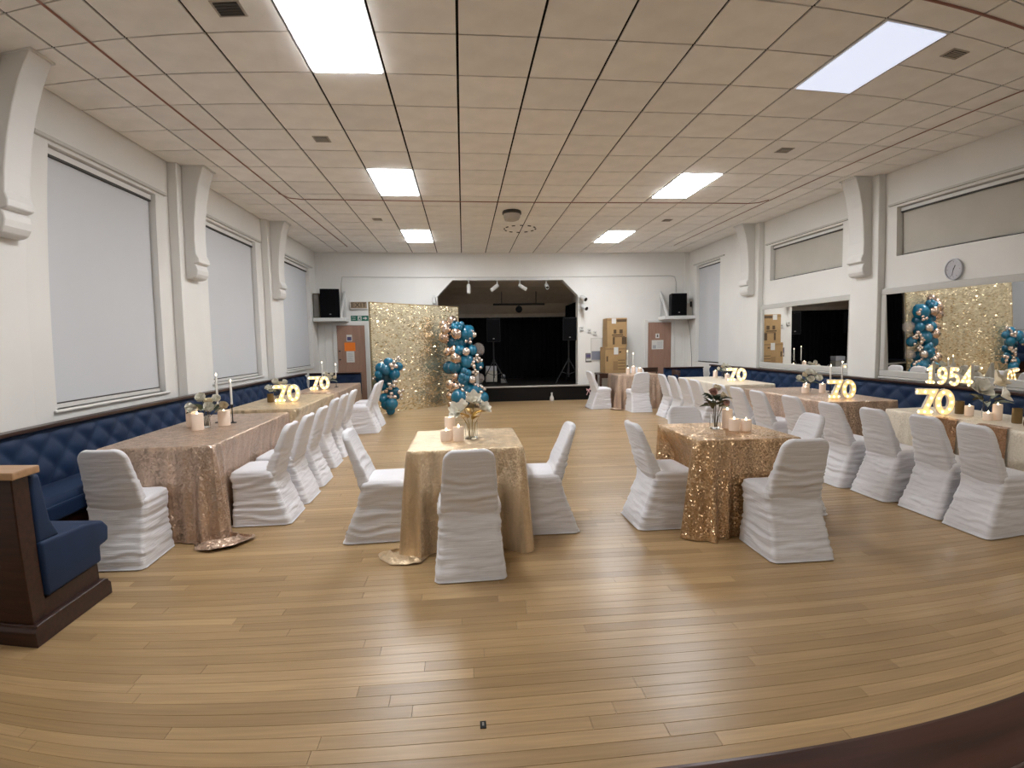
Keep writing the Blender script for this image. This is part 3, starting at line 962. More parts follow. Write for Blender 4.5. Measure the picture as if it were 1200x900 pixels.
def chair_meshes(seed):
    # seat and skirt: (z, half width, rear y, front y)
    tab = [(0.0, 0.226, -0.245, 0.235), (0.06, 0.220, -0.226, 0.232), (0.18, 0.207, -0.180, 0.226), (0.30, 0.200, -0.135, 0.222), (0.38, 0.203, -0.112, 0.228), (0.43, 0.207, -0.105, 0.236), (0.455, 0.203, -0.10, 0.230), (0.472, 0.185, -0.09, 0.205), (0.476, 0.12, -0.06, 0.13)]
    zs = [0.004, 0.02, 0.035] + [0.05 + 0.013 * k for k in range(30)] + [0.44, 0.448, 0.456, 0.463, 0.469, 0.473, 0.476]
    rs = []
    for z in zs:
        hx, y0, y1 = lerp_tab(tab, z)
        ring = dense(rrect(hx, y0, y1, z, 0.035), 110)
        c = (0, (y0 + y1) / 2)
        amp = 0.0105 * min(1, z / 0.06) * min(1, max(0.0, (0.47 - z) / 0.05))
        out = []
        for p in ring:
            d = Vector((p.x / 0.2, (p.y - c[1]) / 0.24, 0)).normalized()
            sag = 0.012 * math.sin(PI * min(1, z / 0.42)) * (1 if abs(p.x) < hx - 0.04 else 0.2)
            q = p + d * (wrinkle(p, c, seed, amp) - sag * 0.5)
            out.append(q)
        rs.append(out)
    a = MB().rings(rs, cap0=False)
    skirt = a.mesh('seat_cover', 'chair_cover', smooth='all')
    # backrest: (z, half width, y centre, half thickness)
    tab = [(0.36, 0.190, -0.050, 0.035), (0.40, 0.191, -0.064, 0.042), (0.44, 0.191, -0.076, 0.044), (0.50, 0.187, -0.098, 0.038), (0.60, 0.180, -0.133, 0.032), (0.72, 0.172, -0.178, 0.028), (0.845, 0.160, -0.222, 0.024)]
    zs = [0.36 + 0.0125 * k for k in range(33)] + [0.772, 0.783, 0.794, 0.804, 0.813, 0.821, 0.828, 0.834, 0.839, 0.8425, 0.8445]
    rs = []
    R = 0.075
    for z in zs:
        hx, yc, ht = lerp_tab(tab, z)
        k = z - (0.845 - R)
        if k > 0:
            hx = hx - R + math.sqrt(max(1e-6, R * R - k * k))
            e = min(1, (0.845 - z) / 0.022)
            ht = ht * math.sqrt(max(0.03, 1 - (1 - e) ** 2))
        ring = dense(rrect(hx, yc - ht, yc + ht, z, min(0.022, ht * 0.95)), 84)
        amp = 0.0095 * min(1, max(0.05, (0.72 - z) / 0.14)) * min(1, (z - 0.33) / 0.05)
        amp = max(amp, 0.0012)
        out = []
        for p in ring:
            s = 1 if p.y > yc else -1
            bow = -0.018 * (1 - (p.x / max(hx, 0.02)) ** 2) * min(1, max(0, (z - 0.38) / 0.12))       # back bows away from the sitter
            q = p + Vector((0.3 * math.copysign(1, p.x), s, 0)) * wrinkle(p, (0, yc), seed + 5, amp) + Vector((0, bow, 0))
            out.append(q)
        rs.append(out)
    back = MB().rings(rs).mesh('back_cover', 'chair_cover', smooth='all')
    hem = MB().tube([p for p in [Vector(q) for q in dense(rrect(0.2285, -0.2475, 0.2375, 0.008, 0.035), 40)]] + [Vector(dense(rrect(0.2285, -0.2475, 0.2375, 0.008, 0.035), 40)[0])], 0.004, 5).mesh('hem', 'chair_cover', smooth='all')
    return skirt, back, hem


protos = []
for s in range(4):
    sk, bk, hm = chair_meshes(3.7 * s + 1)
    protos.append((sk, bk, hm))
foot = MB().lathe([(0.012, 0.0), (0.014, 0.004), (0.012, 0.03)], 8).mesh('foot', 'black_plastic')
cn = 0
CHAIRS = []


def chair(x, y, face, label, group, tilt=0.0):
    """face: '+x','-x','+y','-y' or radians"""
    global cn
    rz = {'+y': 0, '-x': PI / 2, '-y': PI, '+x': -PI / 2}.get(face, face)
    sk, bk, hm = protos[cn % 4]
    t = thing('banquet_chair', label, 'chair', (x, y, 0), rz + tilt, group)
    CHAIRS.append((x, y, rz + tilt))
    cn += 1
    put('seat_cover', sk, t)
    put('back_cover', bk, t)
    put('hem', hm, t)
    return t


G = 'white covered chairs'
chair(-2.45, 3.86, '+y', 'white covered chair at the head of the rose-gold table, beside the wooden bench end', G, 0.05)
words = ['first', 'second', 'third', 'fourth', 'fifth', 'sixth']
for k, (x, y, tl) in enumerate(((-1.735, 4.68, 0.02), (-1.745, 5.24, 0.0), (-1.765, 5.83, 0.0), (-1.84, 6.68, 0.02), (-1.85, 7.27, -0.02), (-1.86, 7.90, 0.0))):
    chair(x, y, '-x', 'white covered chair, %s from the wooden bench in the row along the blinds-side tables' % words[k], G, tl)
chair(-1.73, 9.12, '-x', 'white covered chair of the pair before the balloons, the one farther from them', G, 0.03)
chair(-1.76, 9.80, '-x', 'white covered chair of the pair before the balloons, the one right beside them', G, -0.03)
chair(0.015, 3.435, '+y', 'white covered chair at the gold table with the lily vase, back to the bar', G, 0.02)
chair(-0.70, 4.16, '+x', 'white covered chair at the gold table with the lily vase, on the blinds side', G, 0.02)
chair(0.645, 4.14, '-x', 'white covered chair at the gold table with the lily vase, on the mirror side', G, -0.02)
chair(1.60, 4.13, '+x', 'white covered chair at the sparkling square table, on the lily vase side', G, 0.02)
chair(2.27, 3.44, '+y', 'white covered chair with its back to the bar, at the sparkling square table', G, -0.02)
chair(2.83, 4.27, '-x', 'white covered chair at the sparkling square table, on the mirror side', G, -0.06)
chair(2.19, 4.76, '-y', 'white covered chair behind the sparkling square table with only its top showing', G)
for k, (x, y) in enumerate(((4.07, 3.47), (4.09, 3.965), (4.03, 4.49), (3.96, 4.99))):
    chair(x, y, '+x', 'white covered chair at the cream table with brown runners, %s from the bar end' % words[k], G)
for k, (x, y) in enumerate(((3.98, 5.66), (3.96, 6.32), (3.97, 6.84), (3.99, 7.38))):
    chair(x, y, '+x', 'white covered chair at the rose-gold table by the mirrors, %s from the bar end' % words[k], G)
for k, (x, y) in enumerate(((4.05, 8.30), (4.07, 8.80), (4.08, 9.30), (4.10, 9.84))):
    chair(x, y, '+x', 'white covered chair at the cream table farthest from the bar, %s from the bar' % words[k], G)
chair(3.72, 10.68, '+y', 'white covered chair with its back to the dance floor, at the table before the boxes', G)
chair(3.03, 11.36, '+x', 'white covered chair at the table before the boxes, next to the stage', G, 0.1)
chair(4.24, 12.10, '-y', 'white covered chair behind the table before the boxes with only its top showing', G)


# ------------------------------------------------------------------ tables and cloths
def tablecloth(a, b, m, label, loc, rz=0.0, h=0.757, puddles=(), seed=0.0, hemz=0.006, fold=1.0, group=None):
    R = 0.016
    near = []
    for (fx, fy, f0) in CHAIRS:
        dx, dy = fx - loc[0], fy - loc[1]
        near.append((dx * math.cos(rz) + dy * math.sin(rz), -dx * math.sin(rz) + dy * math.cos(rz), f0 - rz))
    ring0 = rrect(a, -b, b, 0, R, 5)
    peri = 4 * (a + b)
    n = int(peri / 0.014)
    ring = dense(ring0, n)
    nr = []
    for i in range(n):
        d = ring[(i + 1) % n] - ring[i - 1]
        nr.append(Vector((d.y, -d.x, 0)).normalized())
    corners = [(a, b), (-a, b), (-a, -b), (a, -b)]
    cw = []
    for p in ring:
        cw.append(max(math.exp(-(min(abs(p.x - c[0]) + abs(p.y - c[1]), 2) / 0.20) ** 2) for c in corners))
    pw = []
    for p in ring:
        pw.append(max([0] + [amp * math.exp(-(((p.x - cx) ** 2 + (p.y - cy_) ** 2) / sg ** 2)) for (cx, cy_, amp, sg) in puddles]))
    rings = []
    rings.append([Vector((p.x * (1 - 0.012 / a), p.y * (1 - 0.012 / b), h)) for p in ring])
    rings.append([p + nr[i] * -0.003 + Vector((0, 0, h - 0.001)) for i, p in enumerate(ring)])
    rings.append([p + nr[i] * 0.004 + Vector((0, 0, h - 0.008)) for i, p in enumerate(ring)])
    us = [0.03, 0.07, 0.13, 0.2, 0.28, 0.36, 0.45, 0.54, 0.63, 0.72, 0.8, 0.88, 0.94, 1.0]
    for u in us:
        r = []
        for i, p in enumerate(ring):
            s = i * 0.014
            ph = 2.2 * nz(s * 1.3, seed, 0)
            f = math.sin(s * 2 * PI / 0.135 + ph * 3)
            f = f if f > 0 else f * 0.6
            g = math.sin(s * 2 * PI / 0.5 + seed) * 0.5
            off = 0.006 + (u ** 0.8) * 0.042 * cw[i] * fold + fold * (u ** 0.7) * (0.026 * cw[i] + 0.008) * f + u * 0.006 * g
            off += 0.004 * nz(p.x * 7, p.y * 7, u * 5 + seed)
            q = p + nr[i] * off + Vector((0, 0, h - 0.008 - u * (h - 0.008 - hemz)))
            hw_ = min(1.0, max(0.0, (0.74 - q.z) / 0.24))
            hw_ = hw_ * hw_ * (3 - 2 * hw_)
            for (fx, fy, f0) in near:          # chairs pushed under the table press the cloth inwards
                ca, sa = math.cos(f0), math.sin(f0)
                lx, ly = (q.x - fx) * ca + (q.y - fy) * sa, -(q.x - fx) * sa + (q.y - fy) * ca
                if -0.3 < ly < 0.256 and abs(lx) < 0.33:
                    e = min(1.0, (0.33 - abs(lx)) / 0.09)
                    k_ = (0.256 - ly) * e * e * (3 - 2 * e) * hw_
                    q = q + Vector((-sa, ca, 0)) * k_
            r.append(q)
        rings.append(r)
    if puddles:
        last = rings[-1]
        for k in range(1, 15):
            e = k / 14
            rr_ = []
            for i, p in enumerate(last):
                z = hemz + pw[i] * 0.30 * (0.5 + 0.5 * math.sin(e * 14 + i * 0.55 + 4 * nz(i * 0.09, e * 3, seed))) * (1 - 0.6 * e) * min(1, e * 3)
                rr_.append(Vector((p.x, p.y, 0)) + nr[i] * (pw[i] * e + 0.0005 * k) + Vector((0.02 * pw[i] / 0.2 * nz(i * 0.2, e * 4, 1), 0.02 * pw[i] / 0.2 * nz(i * 0.2, e * 4, 7), z)))
            rings.append(rr_)
    o = MB().rings(rings, cap0=True, cap1=False).build('tablecloth', m, None, loc, rz, smooth=True)
    return tag(o, label, 'tablecloth', group)


def table(a, b, loc, rz, label, h=0.745):
    t = thing('folding_table', label, 'table', loc, rz)
    B(-a + 0.012, a - 0.012, -b + 0.012, b - 0.012, h - 0.03, h).build('tabletop', 'table_top', t, bevel=0.004)
    for sx in (-1, 1):
        for sy_ in (-1, 1):
            MB().tube([(sx * (a - 0.20), sy_ * (b - 0.20), 0), (sx * (a - 0.20), sy_ * (b - 0.20), h - 0.03)], 0.014, 8).build('leg', 'grey_metal', t)
    return t


TABLES = [
    # a, b, cloth, loc, rz, desc, puddles
    (0.43, 0.98, 'cloth_rose', (-2.40, 5.12, 0), 0.03, 'rose-gold sequin cloth to the floor on the long table beside the wooden bench', 'long table under rose-gold cloth beside the wooden bench', ((0.43, -0.98, 0.20, 0.12),), 1.0),
    (0.43, 0.92, 'cloth_champagne', (-2.44, 7.36, 0), 0.015, 'champagne-gold cloth on the long table in the middle of the blinds-side row', 'long table under champagne-gold cloth in the middle of the blinds-side row', (), 0.7),
    (0.36, 0.98, 'cloth_rose', (-2.40, 9.55, 0), 0.02, 'rose-gold cloth on the long table next to the exit door end', 'long table under rose-gold cloth next to the exit door end', (), 0.7),
    (0.415, 0.42, 'cloth_gold', (0.0, 4.075, 0), 0.0, 'gold satin-like cloth on the small table with the white lily vase', 'small square table under the gold cloth with the lily vase', ((-0.43, -0.40, 0.15, 0.12),), 1.0),
    (0.405, 0.40, 'cloth_rose_sparkle', (2.14, 4.08, 0), 0.0, 'sparkling rose-gold sequin cloth on the square table with the posy of dark leaves', 'square table under the sparkling rose-gold sequin cloth', (), 1.5),
    (0.40, 0.92, 'cloth_cream', (4.80, 4.08, 0), 0.0, 'cream cloth on the long table under the clock mirror', 'long table under cream cloth beside the clock mirror', (), 0.6),
    (0.46, 0.92, 'cloth_rose', (4.68, 6.56, 0), -0.02, 'rose-gold cloth on the long table with the lit 70 and tapers by the mirrors', 'long table under rose-gold cloth by the mirrors', (), 0.6),
    (0.43, 0.95, 'cloth_cream', (4.72, 9.08, 0), -0.02, 'cream cloth on the long table farthest from the bar on the mirror side', 'long table under cream cloth farthest from the bar', (), 0.6),
    (0.48, 0.38, 'cloth_rose', (3.86, 11.40, 0), 0.0, 'rose-gold cloth on the table in front of the stacked cardboard boxes', 'table under rose-gold cloth in front of the cardboard boxes', ((-0.48, -0.38, 0.12, 0.15),), 1.0),
]
for k, (a, b_, m, loc, rz, lc, lt, pud, fold) in enumerate(TABLES):
    table(a, b_, loc, rz, lt)
    tablecloth(a, b_, m, lc, loc, rz, puddles=pud, seed=k * 3.1, fold=fold, group='tablecloths')

# brown runners over the aisle edge of the cream table
for (y0, w_, lb) in ((3.62, 0.30, 'brown sequin runner hanging over the cream table edge, nearer the bar end'), (4.12, 0.24, 'brown sequin runner hanging over the cream table edge, nearer the lit numerals')):
    def fn(u, v, y0=y0, w_=w_):
        if v < 0.12:
            return (4.395 + (0.12 - v) * 0.5 - 0.012, y0 + w_ * u, 0.7615)
        s = (v - 0.12) / 0.88
        return (4.376 - 0.006 * math.sin(u * 9) - 0.012 * s, y0 + w_ * u, 0.757 - s * 0.40)
    tag(MB().grid(fn, 12, 16).build('table_runner', 'cloth_brown', smooth=True, fix=False), lb, 'runner', 'brown runners')


# ------------------------------------------------------------------ table decorations
TH = 0.7575


def wheel(cx, cy_, rx, ry, a0, a1, n):
    return [(cx + rx * math.cos(a0 + (a1 - a0) * k / n), cy_ + ry * math.sin(a0 + (a1 - a0) * k / n)) for k in range(n + 1)]


DIGITS = {
    '7': ([[(0.0, 0.885), (0.60, 0.885), (0.30, 0.115)], [(0.08, 0.115), (0.54, 0.115)]], 0.66),
    '0': ([wheel(0.34, 0.5, 0.235, 0.385, 0, 2 * PI, 28)], 0.68),
    '1': ([[(0.10, 0.78), (0.27, 0.905), (0.27, 0.09)], [(0.05, 0.09), (0.50, 0.09)]], 0.55),
    '9': ([wheel(0.31, 0.655, 0.215, 0.25, 0, 2 * PI, 24), [(0.525, 0.655), (0.515, 0.42), (0.43, 0.21), (0.30, 0.115), (0.10, 0.115)]], 0.62),
    '5': ([[(0.50, 0.905), (0.12, 0.905), (0.10, 0.53)] + wheel(0.27, 0.335, 0.235, 0.245, 0.68 * PI, -0.80 * PI, 16)], 0.60),
    '4': ([[(0.60, 0.30), (0.06, 0.30), (0.42, 0.905), (0.42, 0.09)]], 0.66),
}


def strip2d(path, w_):
    P = [Vector((p[0], p[1])) for p in path]
    closed = (P[0] - P[-1]).length < 1e-4
    if closed:
        P = P[:-1]
    n = len(P)
    L, Rr = [], []
    for i in range(n):
        if closed:
            a, b = P[i - 1], P[(i + 1) % n]
            d0, d1 = (P[i] - a).normalized(), (b - P[i]).normalized()
        else:
            d0 = (P[i] - P[i - 1]).normalized() if i else (P[1] - P[0]).normalized()
            d1 = (P[i + 1] - P[i]).normalized() if i < n - 1 else d0
        n0, n1 = Vector((-d0.y, d0.x)), Vector((-d1.y, d1.x))
        mtr = (n0 + n1)
        mtr = mtr / max(0.35, mtr.length_squared) * 2 if mtr.length > 1e-3 else n0
        L.append(P[i] + mtr * w_ / 2 * 1.0)
        Rr.append(P[i] - mtr * w_ / 2 * 1.0)
    return L, Rr, closed


def digit_meshes(ch, H):
    paths, wd = DIGITS[ch]
    case, face, bulbs = MB(), MB(), []
    for path in paths:
        for (mb, w_, y0, y1) in ((case, 0.235, -0.5, 0.5), (face, 0.195, -0.535, -0.45)):
            L, Rr, closed = strip2d(path, w_)
            n = len(L)
            dp = 0.20
            vs = []
            for i in range(n):
                for (q, yy) in ((L[i], y0), (Rr[i], y0), (Rr[i], y1), (L[i], y1)):
                    vs.append(((q.x - wd / 2) * H, yy * dp * H, max(q.y, 0.0) * H))
            fs = []
            for i in range(n if closed else n - 1):
                j = (i + 1) % n
                for k in range(4):
                    fs.append((i * 4 + k, i * 4 + (k + 1) % 4, j * 4 + (k + 1) % 4, j * 4 + k))
            if not closed:
                fs += [(3, 2, 1, 0), tuple((n - 1) * 4 + k for k in range(4))]
            mb.add(vs, fs)
        ln = [0]
        for p, q in zip(path, path[1:]):
            ln.append(ln[-1] + math.hypot(q[0] - p[0], q[1] - p[1]))
        nb = max(2, round(ln[-1] / 0.27))
        for k in range(nb + 1):
            s = ln[-1] * k / nb
            for i in range(len(path) - 1):
                if ln[i] <= s <= ln[i + 1] + 1e-9:
                    f = (s - ln[i]) / max(1e-9, ln[i + 1] - ln[i])
                    bx_, bz = path[i][0] + (path[i + 1][0] - path[i][0]) * f, path[i][1] + (path[i + 1][1] - path[i][1]) * f
                    if all(math.hypot(bx_ - c[0], bz - c[1]) > 0.08 for c in bulbs):
                        bulbs.append((bx_, bz))
                    break
    bl = [((b[0] - wd / 2) * H, -0.115 * H, max(b[1], 0.04) * H) for b in bulbs]
    return case.mesh('casing', 'numeral_case', bevel=0.001), face.mesh('front', 'numeral_face'), bl


bulb_me = MB().ball((0, 0, 0), 0.0085, 8, 6).mesh('bulb', 'bulb', smooth='all')
digit_cache = {}


def numeral(ch, H, loc, rz, label, group):
    if (ch, H) not in digit_cache:
        digit_cache[(ch, H)] = digit_meshes(ch, H)
    c, f, bl = digit_cache[(ch, H)]
    t = thing('light_up_numeral', label, 'light-up numeral', loc, rz, group)
    put('casing', c, t)
    put('front', f, t)
    for b in bl:
        put('bulb', bulb_me, t, b)


def seventy(px, py, rz, where, H=0.235):
    g = 'light-up 7 and 0 numerals'
    dx = Vector((math.cos(rz), math.sin(rz)))
    a, b = Vector((px, py)) - dx * 0.082, Vector((px, py)) + dx * 0.082
    numeral('7', H, (a.x, a.y, TH), rz, 'lit bulb numeral seven standing on ' + where, g)
    numeral('0', H, (b.x, b.y, TH), rz, 'lit bulb numeral zero standing on ' + where, g)


seventy(-2.37, 7.22, 0.15, 'the champagne-gold table')
seventy(-2.44, 9.05, 0.15, 'the rose-gold table next to the exit door end')
seventy(4.50, 4.50, -0.45, 'the cream table under the clock mirror', 0.25)
seventy(4.60, 5.93, -0.25, 'the rose-gold table by the mirrors')
seventy(4.83, 8.80, -0.3, 'the cream table farthest from the bar')
for ch, yy in zip('1954', (5.785, 5.615, 5.44, 5.265)):
    numeral(ch, 0.215, (XR - PD - 0.062, yy, 0.927), -PI / 2 + 0.12, 'lit bulb numeral %s of the year row on the rail below the clock mirror' % {'1': 'one', '9': 'nine', '5': 'five', '4': 'four'}[ch], 'light-up year numerals')


def candle(x, y, h, r, label, z=TH, m='wax', group='pillar candles'):
    t = thing('pillar_candle', label, 'candle', (x, y, z), group=group)
    MB().lathe([(r * 0.9, 0.0), (r, 0.004), (r, h - 0.006), (r * 0.93, h + 0.003 * math.sin(x * 40)), (r * 0.78, h - 0.004), (r * 0.5, h - 0.018), (0, h - 0.02)], 20).build('wax', m, t, smooth=True)
    MB().tube([(0, 0, h - 0.02), (0.001, 0, h - 0.008)], 0.0015, 5).build('wick', 'dark_line', t)
    MB().lathe([(0.001, 0.0), (0.007, 0.007), (0.006, 0.014), (0.0005, 0.028)], 8, (0, 0, h - 0.010)).build('flame', 'flame', t, smooth=True)


def taper(x, y, h, label, z=TH):
    t = thing('taper_candle', label, 'candle', (x, y, z), group='taper candles in holders')
    MB().lathe([(0.035, 0), (0.035, 0.006), (0.008, 0.012), (0.005, 0.03), (0.005, 0.15), (0.012, 0.16), (0.014, 0.185), (0.009, 0.185)], 14).build('holder', 'black_metal', t, smooth=True)
    MB().lathe([(0.0105, 0.175), (0.0095, h - 0.01), (0.004, h), (0, h)], 10).build('wax', 'wax_white', t, smooth=True)
    MB().lathe([(0.001, 0.0), (0.006, 0.007), (0.005, 0.014), (0.0005, 0.026)], 8, (0, 0, h)).build('flame', 'flame', t, smooth=True)


def holder(x, y, h, r, label):
    t = thing('candle_holder', label, 'candle holder', (x, y, TH), group='amber candle holders')
    MB().lathe([(r * 0.92, 0), (r, 0.004), (r, h), (r * 0.9, h), (r * 0.88, 0.012), (0, 0.012)], 20).build('cup', 'amber_holder', t, smooth=True)
    MB().lathe([(r * 0.8, 0.0125), (r * 0.8, h * 0.55), (0, h * 0.57)], 14).build('wax', 'wax', t, smooth=True)


def petal_fn(L, W, curl, cup):
    def fn(u, v):
        s = v
        w_ = W * math.sin(PI * min(1, 0.08 + 0.92 * s) ** 0.8) ** 0.7
        x = (u - 0.5) * w_
        z = curl * s * s * L + cup * (2 * (u - 0.5)) ** 2 * w_
        return Vector((x, s * L, z))
    return fn


def petals_into(mb, c, L, W, n, elev, curl, cup, seed, axis=None):
    rr2 = random.Random(seed)
    ax = Vector(axis or (0, 0, 1)).normalized()
    q = Vector((0, 0, 1)).rotation_difference(ax).to_matrix()
    for k in range(n):
        M = q @ Matrix.Rotation(2 * PI * k / n + rr2.uniform(-0.2, 0.2), 3, 'Z') @ Matrix.Rotation(elev + rr2.uniform(-0.15, 0.15), 3, 'X')
        fn = petal_fn(L * rr2.uniform(0.85, 1.1), W, curl, cup)
        mb.grid(lambda u, v: tuple(Vector(c) + M @ fn(u, v)), 5, 6)


rose_i = 0


def bouquet(x, y, label, kind, vase_h=0.13, z=TH, spread=1.0, seed=1, vase_r=0.042, size=1.45):
    t = thing('flower_vase', label, 'vase', (x, y, z), group='vases of flowers')
    MB().lathe([(0.0, 0.0), (vase_r, 0.0), (vase_r * 1.02, 0.02), (vase_r, vase_h), (vase_r * 0.93, vase_h), (vase_r * 0.93, 0.012), (0, 0.010)], 20).build('glass', 'glass', t, smooth=True)
    rr2 = random.Random(seed)
    spots = {'roses': [(-0.025, -0.055, -0.01, 0.06, 'petal'), (0.045, -0.05, 0.0, 0.06, 'petal'), (0.0, 0.05, 0.02, 0.055, 'petal_cream'), (-0.01, -0.005, 0.055, 0.06, 'petal'), (0.085, 0.01, 0.0, 0.052, 'petal_cream'), (-0.075, 0.01, 0.0, 0.05, 'petal'), (0.05, 0.02, 0.045, 0.05, 'petal')],
             'lilies': [(-0.085, -0.02, 0.02, 0.085, 'petal'), (0.02, 0.0, 0.085, 0.085, 'petal'), (0.085, 0.03, 0.02, 0.075, 'petal'), (-0.05, 0.05, 0.04, 0.07, 'petal')],
             'posy': [(-0.03, -0.02, 0.10, 0.05, 'petal_pink'), (0.06, 0.02, 0.07, 0.045, 'petal_cream'), (0.03, 0.05, 0.12, 0.045, 'petal_cream'), (0.055, -0.03, 0.03, 0.04, 'petal_pink')],
             'calla': [(-0.07, -0.03, 0.06, 0.10, 'petal'), (0.06, 0.0, 0.10, 0.09, 'petal_cream'), (0.09, -0.02, 0.02, 0.075, 'petal')]}[kind]
    for k, (dx, dy, dz, L, m) in enumerate(spots):
        dx, dy, dz, L = dx * size, dy * size, dz * size, L * size
        c = (dx * spread, dy * spread, vase_h + 0.05 + dz)
        fl = MB()
        ax = (dx * 4, dy * 4 - 0.55, 0.6)
        if kind in ('lilies', 'calla'):
            petals_into(fl, c, L, L * 0.75, 6, 0.45, 0.25, 0.35, seed * 10 + k, ax)
            petals_into(fl, c, L * 0.7, L * 0.6, 3, 1.0, 0.1, 0.4, seed * 10 + k + 50, ax)
        else:
            petals_into(fl, c, L * 0.85, L * 1.05, 6, 0.60, 0.30, 0.45, seed * 10 + k, ax)
            petals_into(fl, c, L * 0.75, L * 0.9, 6, 0.95, 0.15, 0.5, seed * 10 + k + 30, ax)
            petals_into(fl, c, L * 0.62, L * 0.7, 5, 1.25, 0.0, 0.6, seed * 10 + k + 60, ax)
        f = fl.build('flower', m, t, smooth='all', fix=False)
        MB().ball((c[0] + ax[0] * 0.01, c[1] + ax[1] * 0.01, c[2] + 0.012), L * 0.16, 8, 6).build('flower_heart', 'leaf_gold' if kind == 'lilies' else 'petal_cream', f, smooth='all')
        MB().tube([(dx * 0.15, dy * 0.15, 0.015), (dx * 0.3, dy * 0.3, vase_h * 0.8), (c[0] * 0.9, c[1] * 0.9, c[2])], 0.0032, 6).build('stem', 'stem_gold' if kind == 'lilies' else 'stem', t)
    for k in range(9 if kind != 'posy' else 26):
        a = 2 * PI * k / 9 + rr2.uniform(-0.3, 0.3)
        lf = MB()
        R2 = rr2.uniform(0.02, 0.05) * spread * size
        c = (R2 * math.cos(a), R2 * math.sin(a), vase_h + (rr2.uniform(0.0, 0.06) if kind != 'posy' else rr2.uniform(0.05, 0.17)))
        Ll = rr2.uniform(0.06, 0.11) * size
        M = Matrix.Rotation(a - PI / 2, 3, 'Z') @ Matrix.Rotation(rr2.uniform(0.0, 0.8) * (1.4 if kind == 'posy' else 1), 3, 'X')
        fn = petal_fn(Ll * (0.7 if kind == 'posy' else 1), 0.04 * size, -0.25, 0.3)
        lf.grid(lambda u, v: tuple(Vector(c) + M @ fn(u, v)), 4, 6)
        lf.build('leaf', {'roses': ('leaf_pale', 'leaf')[k % 2], 'lilies': 'leaf_gold', 'posy': ('leaf', 'leaf', 'stem')[k % 3], 'calla': ('leaf_pale', 'stem')[k % 2]}[kind], t, smooth='all', fix=False)
    return t


# near rose-gold table
candle(-2.59, 5.19, 0.185, 0.052, 'tallest pink-white pillar candle beside the roses on the near rose-gold table')
candle(-2.43, 4.96, 0.155, 0.052, 'short pink-white pillar candle in front of the rose vase on the near rose-gold table')
candle(-2.30, 5.20, 0.145, 0.054, 'wide pink-white pillar candle under the taper on the near rose-gold table')
bouquet(-2.43, 5.12, 'vase of white roses and pale leaves on the near rose-gold table', 'roses', seed=2, spread=1.2, vase_r=0.035)
taper(-2.45, 5.42, 0.47, 'taller taper candle behind the white roses on the near rose-gold table')
taper(-2.29, 5.36, 0.41, 'lower taper candle behind the wide pillar candle on the near rose-gold table')
# champagne table
holder(-2.60, 7.26, 0.115, 0.042, 'brown amber candle holder beside the lit 7 on the champagne-gold table')
bouquet(-2.58, 7.50, 'vase of white roses behind the lit 70 on the champagne-gold table', 'roses', seed=5, spread=1.1, vase_h=0.11)
# far rose-gold table on the blinds side
bouquet(-2.40, 9.40, 'vase of cream flowers behind the lit 70 at the exit door end', 'roses', size=1.2, seed=8, spread=1.1, vase_h=0.12)
taper(-2.52, 9.55, 0.44, 'taller taper candle behind the flowers at the exit door end')
taper(-2.28, 9.52, 0.40, 'shorter taper candle behind the flowers at the exit door end')
# gold table
candle(-0.15, 3.99, 0.085, 0.045, 'lit white pillar candle, lowest of three by the lily vase')
candle(-0.055, 3.96, 0.115, 0.042, 'lit peach pillar candle right beside the lily vase')
candle(-0.125, 4.12, 0.165, 0.042, 'lit pillar candle behind the other two by the lily vase')
bouquet(0.045, 4.05, 'glass vase of white lilies with golden leaves on the gold table', 'lilies', size=1.15, seed=11, spread=1.0, vase_h=0.14, vase_r=0.05)
# sparkling table
bouquet(2.11, 4.17, 'glass vase holding a posy with dark leaves on the sparkling square table', 'posy', size=1.25, seed=14, spread=0.9, vase_h=0.12)
candle(2.215, 4.17, 0.16, 0.042, 'tallest lit pillar candle of the group on the sparkling square table')
candle(2.205, 4.04, 0.10, 0.042, 'lit pillar candle nearest the posy vase on the sparkling square table')
candle(2.295, 4.02, 0.095, 0.042, 'lit pillar candle farthest from the posy vase on the sparkling square table')
# cream table under the clock mirror
holder(4.78, 4.48, 0.125, 0.042, 'brown amber candle holder beside the lit 0 on the cream table under the clock mirror')
candle(4.735, 4.33, 0.095, 0.040, 'short pillar candle between the amber holder and the leafy vase on the cream table')
bouquet(4.83, 4.24, 'vase of pale calla leaves on the cream table under the clock mirror', 'calla', seed=17, spread=1.2, vase_h=0.11, vase_r=0.03)
candle(4.76, 4.05, 0.14, 0.042, 'taller pink pillar candle beside the calla vase on the cream table')
candle(4.66, 4.06, 0.07, 0.042, 'lowest pillar candle in front of the pink one on the cream table')
holder(4.75, 3.84, 0.13, 0.044, 'brown amber candle holder at the bar end of the cream table')
t = thing('dark_bowl', 'small dark round bowl at the bar end of the cream table', 'bowl', (4.56, 3.55, TH))
MB().lathe([(0.025, 0), (0.05, 0.012), (0.062, 0.045), (0.055, 0.08), (0.045, 0.085), (0.05, 0.05), (0.03, 0.02), (0, 0.018)], 20).build('bowl', 'dark_wood', t, smooth=True)
MB().lathe([(0.044, 0.075), (0.02, 0.088), (0, 0.09)], 16).build('filling', 'cloth_brown', t, smooth=True)
